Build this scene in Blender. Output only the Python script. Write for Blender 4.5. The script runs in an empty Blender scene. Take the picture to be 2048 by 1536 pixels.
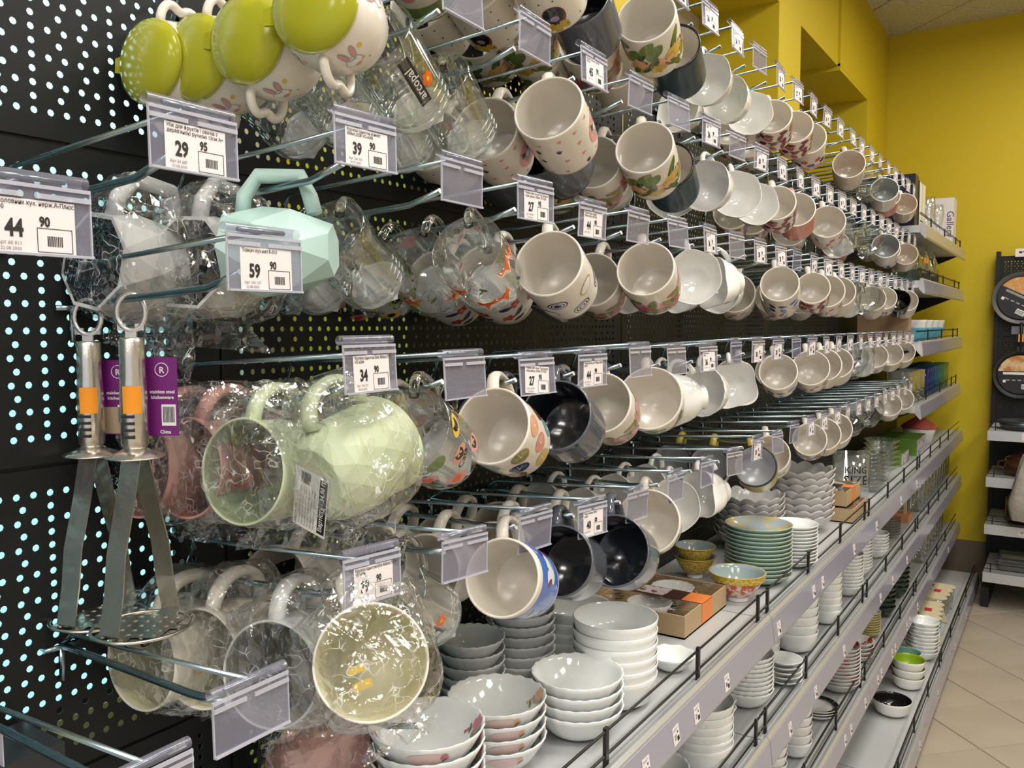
import bpy, math, random
from mathutils import Vector, Matrix, noise
random.seed(7)
S = bpy.context.scene
COL = S.collection
PI = math.pi
R = math.radians

# ------------------------------------------------------------------ camera
cam_d = bpy.data.cameras.new('camera'); cam = bpy.data.objects.new('camera', cam_d); COL.objects.link(cam)
S.camera = cam
YAW, PITCH, ROLL = .584, .069, -.0042
Fw = Vector((-math.sin(YAW) * math.cos(PITCH), math.cos(YAW) * math.cos(PITCH), -math.sin(PITCH)))
Rt = Vector((math.cos(YAW), math.sin(YAW), 0)); Up = Rt.cross(Fw)
Rt, Up = Rt * math.cos(ROLL) + Up * math.sin(ROLL), Up * math.cos(ROLL) - Rt * math.sin(ROLL)
M = Matrix((Rt, Up, -Fw)).transposed().to_4x4(); M.translation = (.781, 0, 1.42)
cam.matrix_world = M
cam_d.sensor_width = 36; cam_d.lens = 1686.8 / 2048 * 36; cam_d.clip_start = .02

# ------------------------------------------------------------------ world, lamps, exposure
W = bpy.data.worlds.new('world'); S.world = W; W.use_nodes = True
W.node_tree.nodes['Background'].inputs[0].default_value = (.80, .84, .92, 1)
W.node_tree.nodes['Background'].inputs[1].default_value = .55
S.view_settings.view_transform = 'Standard'; S.view_settings.look = 'None'
S.view_settings.exposure = .58; S.view_settings.gamma = 1; S.view_settings.use_curve_mapping = False
for lx, ly, pw in ((.95, -2.6, 16), (2.4, -2.2, 16), (.95, -1.3, 14), (.95, .1, 14), (.95, 1.5, 14), (.95, 2.9, 13), (.95, 4.2, 9),  # first two, behind the camera, added as fill for the mug mouths
                   (2.4, -.6, 14), (2.4, .8, 14), (2.4, 2.2, 14), (2.4, 3.6, 10)):
    ld = bpy.data.lights.new('ceiling_lamp', 'AREA'); ld.shape = 'RECTANGLE'; ld.size = .55; ld.size_y = .55
    ld.energy = pw; ld.color = (1, .955, .88)
    lo = bpy.data.objects.new('ceiling_lamp', ld); COL.objects.link(lo); lo.location = (lx, ly, 2.96)
cy = S.cycles
cy.use_denoising = True
cy.max_bounces = 9; cy.diffuse_bounces = 3; cy.glossy_bounces = 4; cy.transmission_bounces = 8; cy.transparent_max_bounces = 14
cy.caustics_reflective = False; cy.caustics_refractive = False; cy.sample_clamp_indirect = 6

# ------------------------------------------------------------------ materials
MATS = {}
def mat(name, color, rough=.4, metal=0, trans=0, ior=1.45, alpha=1, coat=0, emit=None, bump=None, spec=None):
    if name in MATS: return MATS[name]
    m = bpy.data.materials.new(name); m.use_nodes = True
    nt = m.node_tree; b = nt.nodes['Principled BSDF']
    b.inputs['Base Color'].default_value = (*color, 1); b.inputs['Roughness'].default_value = rough
    b.inputs['Metallic'].default_value = metal; b.inputs['Transmission Weight'].default_value = trans
    b.inputs['IOR'].default_value = ior; b.inputs['Alpha'].default_value = alpha; b.inputs['Coat Weight'].default_value = coat
    if spec is not None: b.inputs['Specular IOR Level'].default_value = spec
    if emit:
        b.inputs['Emission Color'].default_value = (*emit[0], 1); b.inputs['Emission Strength'].default_value = emit[1]
    if bump:
        n = nt.nodes.new('ShaderNodeTexNoise'); n.inputs['Scale'].default_value = bump[0]; n.inputs['Detail'].default_value = 4
        tc = nt.nodes.new('ShaderNodeTexCoord'); bp = nt.nodes.new('ShaderNodeBump'); bp.inputs['Strength'].default_value = bump[1]
        bp.inputs['Distance'].default_value = bump[2] if len(bump) > 2 else .001
        nt.links.new(tc.outputs['Object'], n.inputs['Vector']); nt.links.new(n.outputs['Fac'], bp.inputs['Height'])
        nt.links.new(bp.outputs['Normal'], b.inputs['Normal'])
    MATS[name] = m
    return m
def speckle(m, scale, c1, c2, lo=.4, hi=.6, tex='NOISE', stretch=None):
    """mottle the base colour between two real colours with a noise texture"""
    nt = m.node_tree; b = nt.nodes['Principled BSDF']
    tc = nt.nodes.new('ShaderNodeTexCoord'); mp = nt.nodes.new('ShaderNodeMapping')
    if stretch: mp.inputs['Scale'].default_value = stretch
    if tex == 'NOISE':
        n = nt.nodes.new('ShaderNodeTexNoise'); n.inputs['Detail'].default_value = 5; out = n.outputs['Fac']
    else:
        n = nt.nodes.new('ShaderNodeTexVoronoi'); n.feature = 'DISTANCE_TO_EDGE' if tex == 'EDGE' else 'F1'; out = n.outputs['Distance']
    n.inputs['Scale'].default_value = scale
    r = nt.nodes.new('ShaderNodeValToRGB'); r.color_ramp.elements[0].position = lo; r.color_ramp.elements[1].position = hi
    r.color_ramp.elements[0].color = (*c1, 1); r.color_ramp.elements[1].color = (*c2, 1)
    nt.links.new(tc.outputs['Object'], mp.inputs[0]); nt.links.new(mp.outputs[0], n.inputs['Vector'])
    nt.links.new(out, r.inputs[0]); nt.links.new(r.outputs[0], b.inputs['Base Color'])
    return m
CER = mat('ceramic_cream', (.79, .735, .65), .2, coat=.12)
CUP = mat('porcelain_white', (.84, .83, .80), .1, coat=.5)
BOWL = mat('opal_glass_white', (.83, .85, .84), .09, coat=.5)
BEIGE = mat('ceramic_beige', (.72, .62, .52), .16, coat=.3)
SLATE = mat('slate_glaze', (.095, .105, .13), .13, coat=.4)
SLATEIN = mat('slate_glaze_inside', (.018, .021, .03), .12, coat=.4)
BLACKIN = mat('black_glaze', (.012, .010, .010), .1, coat=.4)
GREYIN = mat('grey_glaze', (.42, .44, .43), .15)
ENAMEL = mat('enamel_white', (.62, .62, .64), .15)
BLACKRIM = mat('black_rim', (.01, .01, .012), .2)
MUST = mat('mustard_enamel', (.42, .33, .06), .25)
GLASS = mat('clear_glass', (.985, 1, .99), 0, trans=1, ior=1.47)
GLASSG = mat('green_glass', (.32, .45, .30), .02, trans=1, ior=1.47)
DKGLASS = mat('dark_green_glass', (.035, .06, .035), .08, trans=.35, ior=1.47)
STEEL = mat('zinc_wire', (.33, .42, .46), .24, metal=1)
INOX = mat('stainless_steel', (.76, .71, .64), .27, metal=1, bump=(45, .35, .003))
PEG = mat('charcoal_powder_coat', (.010, .0115, .0125), .45, spec=.35, bump=(900, .15, .0003))
PEGD = mat('black_upright', (.006, .006, .007), .5)
YEL = mat('yellow_paint', (.63, .475, .012), .6, bump=(60, .2, .001))
FRAME = mat('window_frame_white', (.70, .66, .58), .35)
GASK = mat('black_gasket', (.012, .012, .012), .5)
CEIL = speckle(mat('ceiling_tile', (.5, .5, .5), .9, bump=(160, .4, .002)), 70, (.46, .42, .33), (.60, .56, .46), .35, .55)
CEILG = mat('ceiling_joint', (.22, .20, .15), .8)
TILE = speckle(mat('floor_tile', (.5, .5, .5), .3), 3.5, (.40, .34, .265), (.47, .40, .315), .3, .7)
GROUT = mat('floor_grout', (.17, .135, .10), .8)
PLINTH = mat('baseboard_tile', (.17, .135, .095), .5)
SHELF = mat('grey_shelf_steel', (.46, .47, .475), .35)
RAILM = mat('rail_aluminium', (.60, .61, .63), .28, metal=.6)
RAILP = mat('rail_pvc_lavender', (.33, .33, .42), .22, coat=.5)
WIREB = mat('black_wire', (.012, .012, .013), .35)
PAPER = mat('label_paper', (.80, .74, .75), .55)
INK = mat('label_ink', (.02, .02, .022), .6)
INKG = mat('label_ink_grey', (.22, .21, .21), .6)
ORANGE = mat('orange_sticker', (.95, .33, .02), .5)
PURPLE = mat('purple_card', (.17, .012, .17), .35)
MINT = mat('mint_glaze', (.50, .70, .66), .42)
PINK = mat('pink_glaze', (.62, .34, .30), .45)
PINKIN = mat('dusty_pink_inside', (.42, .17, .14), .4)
SAGE = mat('sage_glaze', (.60, .68, .46), .38)
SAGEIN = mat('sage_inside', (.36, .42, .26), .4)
CREAM = mat('cream_glaze', (.80, .76, .66), .35)
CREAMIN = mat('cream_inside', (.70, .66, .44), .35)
GREYW = mat('pale_grey_glaze', (.62, .63, .63), .35)
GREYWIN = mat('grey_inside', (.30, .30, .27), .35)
LIME = mat('lime_lid_plastic', (.50, .50, .03), .16, trans=.3, ior=1.3)
CARD = mat('kraft_board', (.44, .31, .17), .7)
NAVY = mat('navy_box', (.008, .009, .028), .35)
WBOX = mat('white_box', (.72, .68, .66), .4)
CLOTH = mat('beige_cloth', (.42, .38, .33), .8, bump=(30, .6, .01))
COPPER = mat('amber_glass', (.07, .025, .012), .2)
for nm, c in dict(red=(.55, .03, .03), orange=(.80, .14, .02), pink=(.72, .28, .28), rose=(.50, .10, .17), hot=(.62, .16, .30), green=(.10, .17, .035),
                  dkgreen=(.035, .07, .025), lime=(.30, .42, .05), yellow=(.72, .50, .06), mustard=(.55, .36, .04), navy=(.02, .03, .11), blue=(.07, .18, .60),
                  teal=(.22, .42, .45), black=(.012, .012, .014), white=(.85, .84, .82), brown=(.20, .06, .025), peach=(.80, .42, .25), grey=(.35, .34, .36),
                  lilac=(.38, .22, .40), leaf=(.16, .24, .06), olive=(.28, .25, .04), salmon=(.70, .30, .22), lightblue=(.35, .55, .75), maroon=(.22, .02, .05)).items():
    mat('print_' + nm, c, .2, coat=.3)
def P(n): return MATS['print_' + n]

def film(name, base, gloss, rough, col, bscale, bstr):
    """thin clear film: mostly lets light through, glossy creases catch the lamps"""
    m = bpy.data.materials.new(name); m.use_nodes = True; nt = m.node_tree; nt.nodes.clear()
    out = nt.nodes.new('ShaderNodeOutputMaterial'); mix = nt.nodes.new('ShaderNodeMixShader')
    t = nt.nodes.new('ShaderNodeBsdfTransparent'); g = nt.nodes.new('ShaderNodeBsdfGlossy')
    g.inputs['Roughness'].default_value = rough; g.inputs['Color'].default_value = (*col, 1); t.inputs['Color'].default_value = (.985, .985, .985, 1)
    lw = nt.nodes.new('ShaderNodeLayerWeight'); lw.inputs['Blend'].default_value = .35
    mr = nt.nodes.new('ShaderNodeMapRange'); mr.inputs['To Min'].default_value = base; mr.inputs['To Max'].default_value = gloss
    nt.links.new(lw.outputs['Facing'], mr.inputs['Value']); nt.links.new(mr.outputs[0], mix.inputs[0])
    nt.links.new(t.outputs[0], mix.inputs[1]); nt.links.new(g.outputs[0], mix.inputs[2]); nt.links.new(mix.outputs[0], out.inputs[0])
    if bscale:
        tc = nt.nodes.new('ShaderNodeTexCoord'); bp = nt.nodes.new('ShaderNodeBump'); bp.inputs['Strength'].default_value = bstr; bp.inputs['Distance'].default_value = .004
        v = nt.nodes.new('ShaderNodeTexVoronoi'); v.feature = 'DISTANCE_TO_EDGE'; v.inputs['Scale'].default_value = bscale
        n = nt.nodes.new('ShaderNodeTexNoise'); n.inputs['Scale'].default_value = bscale * .8; n.inputs['Detail'].default_value = 3
        ad = nt.nodes.new('ShaderNodeVectorMath'); ad.operation = 'MULTIPLY_ADD'; ad.inputs[1].default_value = (.03, .03, .03)
        nt.links.new(tc.outputs['Object'], n.inputs['Vector']); nt.links.new(n.outputs['Color'], ad.inputs[0]); nt.links.new(tc.outputs['Object'], ad.inputs[2])
        nt.links.new(ad.outputs[0], v.inputs['Vector']); 
        mm = nt.nodes.new('ShaderNodeMath'); mm.operation = 'ADD'; nt.links.new(v.outputs['Distance'], mm.inputs[0]); nt.links.new(n.outputs['Fac'], mm.inputs[1])
        nt.links.new(mm.outputs[0], bp.inputs['Height'])
        nt.links.new(bp.outputs[0], g.inputs['Normal'])
    MATS[name] = m
    return m
THIN = film('thin_clear_glass', .045, .52, .01, (.90, .94, .92), 0, 0)
BAG = film('cellophane', .08, .55, .13, (1, 1, 1), 38, 1.0)
def creases(m):  # whitish crease lines, with the film's streak highlights put into their colour
    nt = m.node_tree; out = [n for n in nt.nodes if n.type == 'OUTPUT_MATERIAL'][0]; src = out.inputs[0].links[0].from_socket
    tc = nt.nodes.new('ShaderNodeTexCoord'); n = nt.nodes.new('ShaderNodeTexNoise'); n.inputs['Scale'].default_value = 22; n.inputs['Detail'].default_value = 2
    ad = nt.nodes.new('ShaderNodeVectorMath'); ad.operation = 'MULTIPLY_ADD'; ad.inputs[1].default_value = (.09, .09, .09)
    v = nt.nodes.new('ShaderNodeTexVoronoi'); v.feature = 'DISTANCE_TO_EDGE'; v.inputs['Scale'].default_value = 55
    mr = nt.nodes.new('ShaderNodeMapRange'); mr.inputs['From Min'].default_value = .0; mr.inputs['From Max'].default_value = .045; mr.inputs['To Min'].default_value = 1; mr.inputs['To Max'].default_value = 0
    n2 = nt.nodes.new('ShaderNodeTexNoise'); n2.inputs['Scale'].default_value = 34; m2 = nt.nodes.new('ShaderNodeMapRange'); m2.inputs['From Min'].default_value = .5; m2.inputs['From Max'].default_value = .62; m2.inputs['To Max'].default_value = .85
    mu = nt.nodes.new('ShaderNodeMath'); mu.operation = 'MULTIPLY'
    d = nt.nodes.new('ShaderNodeBsdfTranslucent'); d2 = nt.nodes.new('ShaderNodeBsdfDiffuse'); ms = nt.nodes.new('ShaderNodeMixShader'); ms.inputs[0].default_value = .65; mix = nt.nodes.new('ShaderNodeMixShader')
    for q in (d, d2): q.inputs['Color'].default_value = (.92, .92, .92, 1)
    L = nt.links.new
    L(tc.outputs['Object'], n.inputs['Vector']); L(n.outputs['Color'], ad.inputs[0]); L(tc.outputs['Object'], ad.inputs[2]); L(ad.outputs[0], v.inputs['Vector']); L(tc.outputs['Object'], n2.inputs['Vector'])
    L(v.outputs['Distance'], mr.inputs['Value']); L(n2.outputs['Fac'], m2.inputs['Value']); L(mr.outputs[0], mu.inputs[0]); L(m2.outputs[0], mu.inputs[1])
    L(d.outputs[0], ms.inputs[1]); L(d2.outputs[0], ms.inputs[2]); L(mu.outputs[0], mix.inputs[0]); L(src, mix.inputs[1]); L(ms.outputs[0], mix.inputs[2]); L(mix.outputs[0], out.inputs[0])
creases(BAG)
def pvc():
    m = bpy.data.materials.new('clear_pvc'); m.use_nodes = True; nt = m.node_tree; nt.nodes.clear()
    out = nt.nodes.new('ShaderNodeOutputMaterial'); mix = nt.nodes.new('ShaderNodeMixShader'); mix.inputs[0].default_value = .36
    t = nt.nodes.new('ShaderNodeBsdfTransparent'); t.inputs['Color'].default_value = (.93, .93, .97, 1)
    g = nt.nodes.new('ShaderNodeBsdfPrincipled'); g.inputs['Base Color'].default_value = (.33, .33, .42, 1); g.inputs['Roughness'].default_value = .12
    g.inputs['Coat Weight'].default_value = .6
    nt.links.new(t.outputs[0], mix.inputs[1]); nt.links.new(g.outputs[0], mix.inputs[2]); nt.links.new(mix.outputs[0], out.inputs[0])
    return m
PVC = pvc()
PVCE = mat('pvc_edge', (.66, .66, .76), .12, alpha=.62, coat=.6)

# ------------------------------------------------------------------ mesh building
class MB:
    def __init__(s): s.v = []; s.f = []; s.mi = []; s.sm = []; s.mats = []
    def m(s, mt):
        if mt not in s.mats: s.mats.append(mt)
        return s.mats.index(mt)
    def add(s, vs, fs, mt, smooth=False):
        o = len(s.v); s.v += [tuple(v) for v in vs]; k = s.m(mt)
        for f in fs: s.f.append([o + i for i in f]); s.mi.append(k); s.sm.append(smooth)
        return s
    def box(s, a, b, mt, rot=None, bev=0):
        x0, y0, z0 = a; x1, y1, z1 = b
        vs = [(x, y, z) for x in (x0, x1) for y in (y0, y1) for z in (z0, z1)]
        if rot: vs = [rot @ Vector(v) for v in vs]
        return s.add(vs, [(0, 1, 3, 2), (4, 6, 7, 5), (0, 4, 5, 1), (2, 3, 7, 6), (0, 2, 6, 4), (1, 5, 7, 3)], mt)
    def lathe(s, prof, seg, mts, scal=None, smooth=True, mx=None, cap=True):
        """prof: (r, z[, mat index]); mts list; scal(theta, i) -> radius factor, z offset"""
        vs = []; fs = []; n = len(prof)
        base = len(s.v)
        for i, p in enumerate(prof):
            for j in range(seg):
                th = 2 * PI * j / seg; k, dz = scal(th, i) if scal else (1, 0)
                v = (p[0] * k * math.cos(th), p[0] * k * math.sin(th), p[1] + dz)
                vs.append(mx @ Vector(v) if mx else v)
        s.v += [tuple(v) for v in vs]
        for i in range(n - 1):
            mt = s.m(mts[prof[i][2] if len(prof[i]) > 2 else 0])
            for j in range(seg):
                a = base + i * seg + j; b = base + i * seg + (j + 1) % seg
                s.f.append([a, b, b + seg, a + seg]); s.mi.append(mt); s.sm.append(smooth)
        for i, flip in ((0, 1), (n - 1, 0)):
            if cap and prof[i][0] > 1e-6:
                ring = [base + i * seg + j for j in range(seg)]
                s.f.append(ring[::-1] if flip else ring); s.mi.append(s.m(mts[prof[min(i, n - 2)][2] if len(prof[i]) > 2 else 0])); s.sm.append(False)
        return s
    def tube(s, pts, r, mt, seg=8, flat=1, up=None, closed=False):
        pts = [Vector(p) for p in pts]; n = len(pts); base = len(s.v); k = s.m(mt)
        prev = None
        for i, p in enumerate(pts):
            t = (pts[(i + 1) % n] - pts[i - 1]) if closed else (pts[min(i + 1, n - 1)] - pts[max(i - 1, 0)])
            t.normalize()
            u = Vector(up) if up else (prev if prev is not None else (Vector((0, 0, 1)) if abs(t.z) < .9 else Vector((1, 0, 0))))
            u = u - t * u.dot(t)
            if u.length < 1e-6: u = t.orthogonal()
            u.normalize(); w = t.cross(u); prev = u
            rr = r(i / (n - 1)) if callable(r) else r
            for j in range(seg):
                a = 2 * PI * j / seg; s.v.append(tuple(p + u * rr * math.cos(a) + w * rr * flat * math.sin(a)))
        for i in range(n if closed else n - 1):
            for j in range(seg):
                a = base + i * seg + j; b = base + i * seg + (j + 1) % seg; c = base + ((i + 1) % n) * seg + (j + 1) % seg; d = base + ((i + 1) % n) * seg + j
                s.f.append([a, b, c, d]); s.mi.append(k); s.sm.append(True)
        if not closed:
            s.f.append([base + j for j in range(seg)][::-1]); s.f.append([base + (n - 1) * seg + j for j in range(seg)])
            s.mi += [k, k]; s.sm += [False, False]
        return s
    def prism(s, poly, z0, z1, mt, mx=None):
        n = len(poly); vs = [(x, y, z0) for x, y in poly] + [(x, y, z1) for x, y in poly]
        if mx: vs = [mx @ Vector(v) for v in vs]
        return s.add(vs, [list(range(n))[::-1], list(range(n, 2 * n))] + [(i, (i + 1) % n, n + (i + 1) % n, n + i) for i in range(n)], mt)
    def mesh(s, name):
        me = bpy.data.meshes.new(name); me.from_pydata(s.v, [], s.f)
        for m in s.mats: me.materials.append(m)
        me.polygons.foreach_set('material_index', s.mi); me.polygons.foreach_set('use_smooth', s.sm); me.update()
        return me
def ob(name, data, parent=None, mx=None):
    o = bpy.data.objects.new(name, data.mesh(name) if isinstance(data, MB) else data); COL.objects.link(o)
    if parent: o.parent = parent
    if mx is not None: o.matrix_local = mx
    return o
def tag(o, label, cat, group=None):
    o['label'] = label; o['category'] = cat
    if group: o['group'] = group
    return o
def empty(name, label, cat, mx=None, group=None):
    o = bpy.data.objects.new(name, None); COL.objects.link(o); o.empty_display_size = .02
    if mx is not None: o.matrix_world = mx
    return tag(o, label, cat, group)
def struct(name, data, parent=None):
    o = ob(name, data, parent)
    if not parent: o['kind'] = 'structure'
    return o
def T(x, y, z): return Matrix.Translation((x, y, z))
def RZ(a): return Matrix.Rotation(a, 4, 'Z')
ORD = 'first second third fourth fifth sixth seventh eighth ninth tenth eleventh twelfth thirteenth fourteenth fifteenth sixteenth seventeenth eighteenth nineteenth twentieth twenty-first twenty-second twenty-third twenty-fourth twenty-fifth'.split()

# text as flat meshes -------------------------------------------------
TXT = {}
def text(s, size, sx=1, bold=0, align='LEFT'):
    key = (s, size, sx, bold, align)
    if key not in TXT:
        c = bpy.data.curves.new('lettering', 'FONT'); c.body = s; c.size = size; c.align_x = align; c.offset = bold; c.resolution_u = 2
        o = bpy.data.objects.new('lettering', c); me = bpy.data.meshes.new_from_object(o)
        TXT[key] = ([(v.co.x * sx, v.co.y) for v in me.vertices], [list(p.vertices) for p in me.polygons])
        bpy.data.objects.remove(o); bpy.data.curves.remove(c); bpy.data.meshes.remove(me)
    return TXT[key]

# ================================================================== SETTING
BACK_Y, WALL_X, CEIL_Z = 5.25, -.141, 3.04
# floor with diagonal tiles
struct('floor', MB().box((-.6, -3, -.03), (4.5, BACK_Y + .2, -.0045), GROUT))
floor = bpy.data.objects['floor']
ts = .2865; hs = ts / 2 - .002
tm = MB()
bv = .0015
tm.add([(-hs, -hs, -.004), (hs, -hs, -.004), (hs, hs, -.004), (-hs, hs, -.004), (-hs + bv, -hs + bv, 0), (hs - bv, -hs + bv, 0), (hs - bv, hs - bv, 0), (-hs + bv, hs - bv, 0)],
       [(4, 5, 6, 7), (0, 1, 5, 4), (1, 2, 6, 5), (2, 3, 7, 6), (3, 0, 4, 7)], TILE)
tme = tm.mesh('tile')
d = ts * math.sqrt(2) / 2
for i in range(-3, 12):
    for j in range(0, 34):
        x = .576 + i * d; y = -.10 + j * d
        if (i + j) % 2 and .30 < x < 2.6 and 1.6 < y < BACK_Y + .1:
            o = ob('tile', tme, floor, T(x, y + d * .0, 0) @ RZ(PI / 4))
fm = MB()
for i in range(-3, 20):
    for j in range(-15, 34):
        x = .576 + i * d; y = -.10 + j * d
        if (i + j) % 2 and not (.30 < x < 2.6 and 1.6 < y < BACK_Y + .1) and x > .25:
            mx = T(x, y, 0) @ RZ(PI / 4); fm.add([mx @ Vector(v) for v in tm.v], tm.f, TILE)
o = ob('tile_field', fm, floor); o['kind'] = 'stuff'
# ceiling with diagonal panels
struct('ceiling', MB().box((-.6, -3, CEIL_Z + .004), (4.5, BACK_Y + .2, CEIL_Z + .05), CEILG)); ceil = bpy.data.objects['ceiling']
cs = .40; ch = cs / 2 - .004
cm = MB().add([(-ch, -ch, .004), (ch, -ch, .004), (ch, ch, .004), (-ch, ch, .004), (-ch + .004, -ch + .004, 0), (ch - .004, -ch + .004, 0), (ch - .004, ch - .004, 0), (-ch + .004, ch - .004, 0)],
              [(7, 6, 5, 4), (4, 5, 1, 0), (5, 6, 2, 1), (6, 7, 3, 2), (7, 4, 0, 3)], CEIL)
cme = cm.mesh('ceiling_panel'); cfm = MB()
e = cs * math.sqrt(2) / 2
for i in range(-2, 16):
    for j in range(-30, 4):
        if (i + j) % 2:
            x = .249 + i * e; y = 4.975 + j * e
            if y > 3.6 and x < 1.6: ob('ceiling_panel', cme, ceil, T(x, y, CEIL_Z) @ RZ(PI / 4))
            else:
                mx = T(x, y, CEIL_Z) @ RZ(PI / 4); cfm.add([mx @ Vector(v) for v in cm.v], cm.f, CEIL)
o = ob('ceiling_panel_field', cfm, ceil); o['kind'] = 'stuff'
# back wall, left wall with three deep window recesses
struct('wall_back', MB().box((-.6, BACK_Y, 0), (4.5, BACK_Y + .1, CEIL_Z + .02), YEL))
wl = MB(); WT = .36
openings = [(-.95, 1.08), (1.92, 3.167), (3.463, 4.70)]
SILL, HEAD = .75, 2.59
ys = -3
for a, b in openings:
    wl.box((WALL_X - WT, ys, 0), (WALL_X, a, CEIL_Z + .02), YEL)
    wl.box((WALL_X - WT, a, 0), (WALL_X, b, SILL), YEL); wl.box((WALL_X - WT, a, HEAD), (WALL_X, b, CEIL_Z + .02), YEL)
    ys = b
wl.box((WALL_X - WT, ys, 0), (WALL_X, BACK_Y, CEIL_Z + .02), YEL)
wl.box((WALL_X - .02, 4.086, HEAD - .001), (WALL_X + .012, BACK_Y, CEIL_Z + .02), YEL)
wl.box((WALL_X - WT + .06, 4.086, HEAD - .02), (WALL_X + .011, 4.699, HEAD + .01), YEL)
wl.box((WALL_X - .02, 4.701, 0), (WALL_X + .012, BACK_Y, HEAD - .002), YEL)
struct('wall_left', wl)
DAY = mat('frosted_daylit_pane', (.5, .75, .78), .3, emit=((.42, .86, .90), .8))
PANE = mat('window_pane', (.30, .25, .10), .05, coat=.5)
for n, (a, b) in enumerate(openings):
    w = empty('window_%d' % (n + 1), 'white framed window in a recess', 'window'); del w['category'], w['label']; w['kind'] = 'structure'
    x0, x1 = WALL_X - WT - .02, WALL_X - WT + .055
    for p, q in (((a, SILL), (b, SILL + .09)), ((a, HEAD - .09), (b, HEAD)), ((a, SILL + .09), (a + .09, HEAD - .09)), ((b - .09, SILL + .09), (b, HEAD - .09)),
                 (((a + b) / 2 - .05, SILL + .09), ((a + b) / 2 + .05, HEAD - .09))):
        ob('window_frame', MB().box((x0, p[0], p[1]), (x1, q[0], q[1]), FRAME), w)
    for p, q in ((a + .09, (a + b) / 2 - .05), ((a + b) / 2 + .05, b - .09)):
        g = MB()
        for u in ((p, SILL + .09, q, SILL + .105), (p, HEAD - .105, q, HEAD - .09), (p, SILL + .105, p + .015, HEAD - .105), (q - .015, SILL + .105, q, HEAD - .105)):
            g.box((x0 + .02, u[0], u[1]), (x1 - .02, u[2], u[3]), GASK)
        ob('gasket', g, w)
        ob('pane', MB().box((x0 + .03, p, SILL + .09), (x0 + .04, q, HEAD - .09), DAY if n == 0 else PANE), w)
bb = MB().box((-.14, BACK_Y - .012, 0), (4.5, BACK_Y, .22), PLINTH)
struct('baseboard_back', bb)

# ================================================================== PEGBOARD BAYS
PH = .2955; PZ = .7025
def peg_mesh(w, h):
    m = MB(); k = m.m(PEG)
    row = .0122; z = .018
    def rect(y0, y1, z0, z1): m.add([(0, y0, z0), (0, y1, z0), (0, y1, z1), (0, y0, z1)], [(0, 1, 2, 3)], PEG)
    rect(0, w, 0, z); i = 0
    while z + row < h - .012:
        pitch = .015 if i % 2 == 0 else .025; off = .02
        n = int((w - 2 * off) / pitch)
        rect(0, off, z, z + row); rect(off + n * pitch, w, z, z + row)
        for c in range(n):
            y0 = off + c * pitch; y1 = y0 + pitch; cy_, cz = (y0 + y1) / 2, z + row / 2; r = .0033
            o = [(y0, z), (cy_, z), (y1, z), (y1, cz), (y1, z + row), (cy_, z + row), (y0, z + row), (y0, cz)]
            ang = [225, 270, 315, 0, 45, 90, 135, 180]
            inn = [(cy_ + r * math.cos(R(a)), cz + r * math.sin(R(a))) for a in ang]
            vs = [(0, *p) for p in o] + [(0, *p) for p in inn] + [(-.0012, *p) for p in inn]
            m.add(vs, [(q, (q + 1) % 8, 8 + (q + 1) % 8, 8 + q) for q in range(8)] + [(8 + q, 8 + (q + 1) % 8, 16 + (q + 1) % 8, 16 + q) for q in range(8)], PEG)
        z += row; i += 1
    rect(0, w, z, h)
    # folded edges
    m.add([(0, 0, 0), (0, w, 0), (-.014, w, 0), (-.014, 0, 0)], [(0, 1, 2, 3)], PEG); m.add([(0, 0, h), (0, w, h), (-.014, w, h), (-.014, 0, h)], [(3, 2, 1, 0)], PEG)
    return m
panel_me = peg_mesh(.992, PH - .004).mesh('panel'); panel_s = peg_mesh(.992, .06).mesh('panel')
BAYS = [(-.404, 'nearest bay, beside the potato mashers'), (.596, 'second bay, behind the clear glass mugs'), (1.596, 'third bay, behind the white tea cups'),
        (2.596, 'fourth bay, behind the beige mugs')]
for y0, txt in BAYS:
    b = empty('pegboard', 'black perforated back panels of the ' + txt, 'pegboard', T(0, y0, 0))
    for i in range(4):
        ob('panel', panel_me, b, T(0, .004, PZ + i * PH + .002)); ob('seam_strip', MB().box((-.014, .005, PZ + i * PH - .008), (-.003, .995, PZ + i * PH + .008), PEGD), b)  # dark strips added behind the panel seams to keep window light out
    ob('seam_strip', MB().box((-.014, .005, PZ + 4 * PH - .008), (-.003, .995, PZ + 4 * PH + .008), PEGD), b)
    ob('panel', panel_s, b, T(0, .004, PZ + 4 * PH + .002))
    ob('upright', MB().box((-.05, -.03, .05), (-.0145, .03, PZ + 4 * PH + .05), PEGD).box((-.0145, -.0048, .05), (-.002, .0048, PZ + 4 * PH + .05), PEGD), b)
    ob('lower_back', MB().box((-.012, .004, .09), (0, .996, PZ - .002), PEG), b)
b = empty('pegboard', 'dark plain back panel behind the glassware shelves by the yellow corner', 'pegboard', T(0, 3.596, 0))
ob('panel', MB().box((-.012, .004, .09), (0, 1.43, 2.0), PEG), b); ob('upright', MB().box((-.045, -.012, .05), (-.006, .012, 2.0), PEGD), b)
ob('upright', MB().box((-.045, 1.42, .05), (-.006, 1.444, 2.0), PEGD), b)

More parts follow.
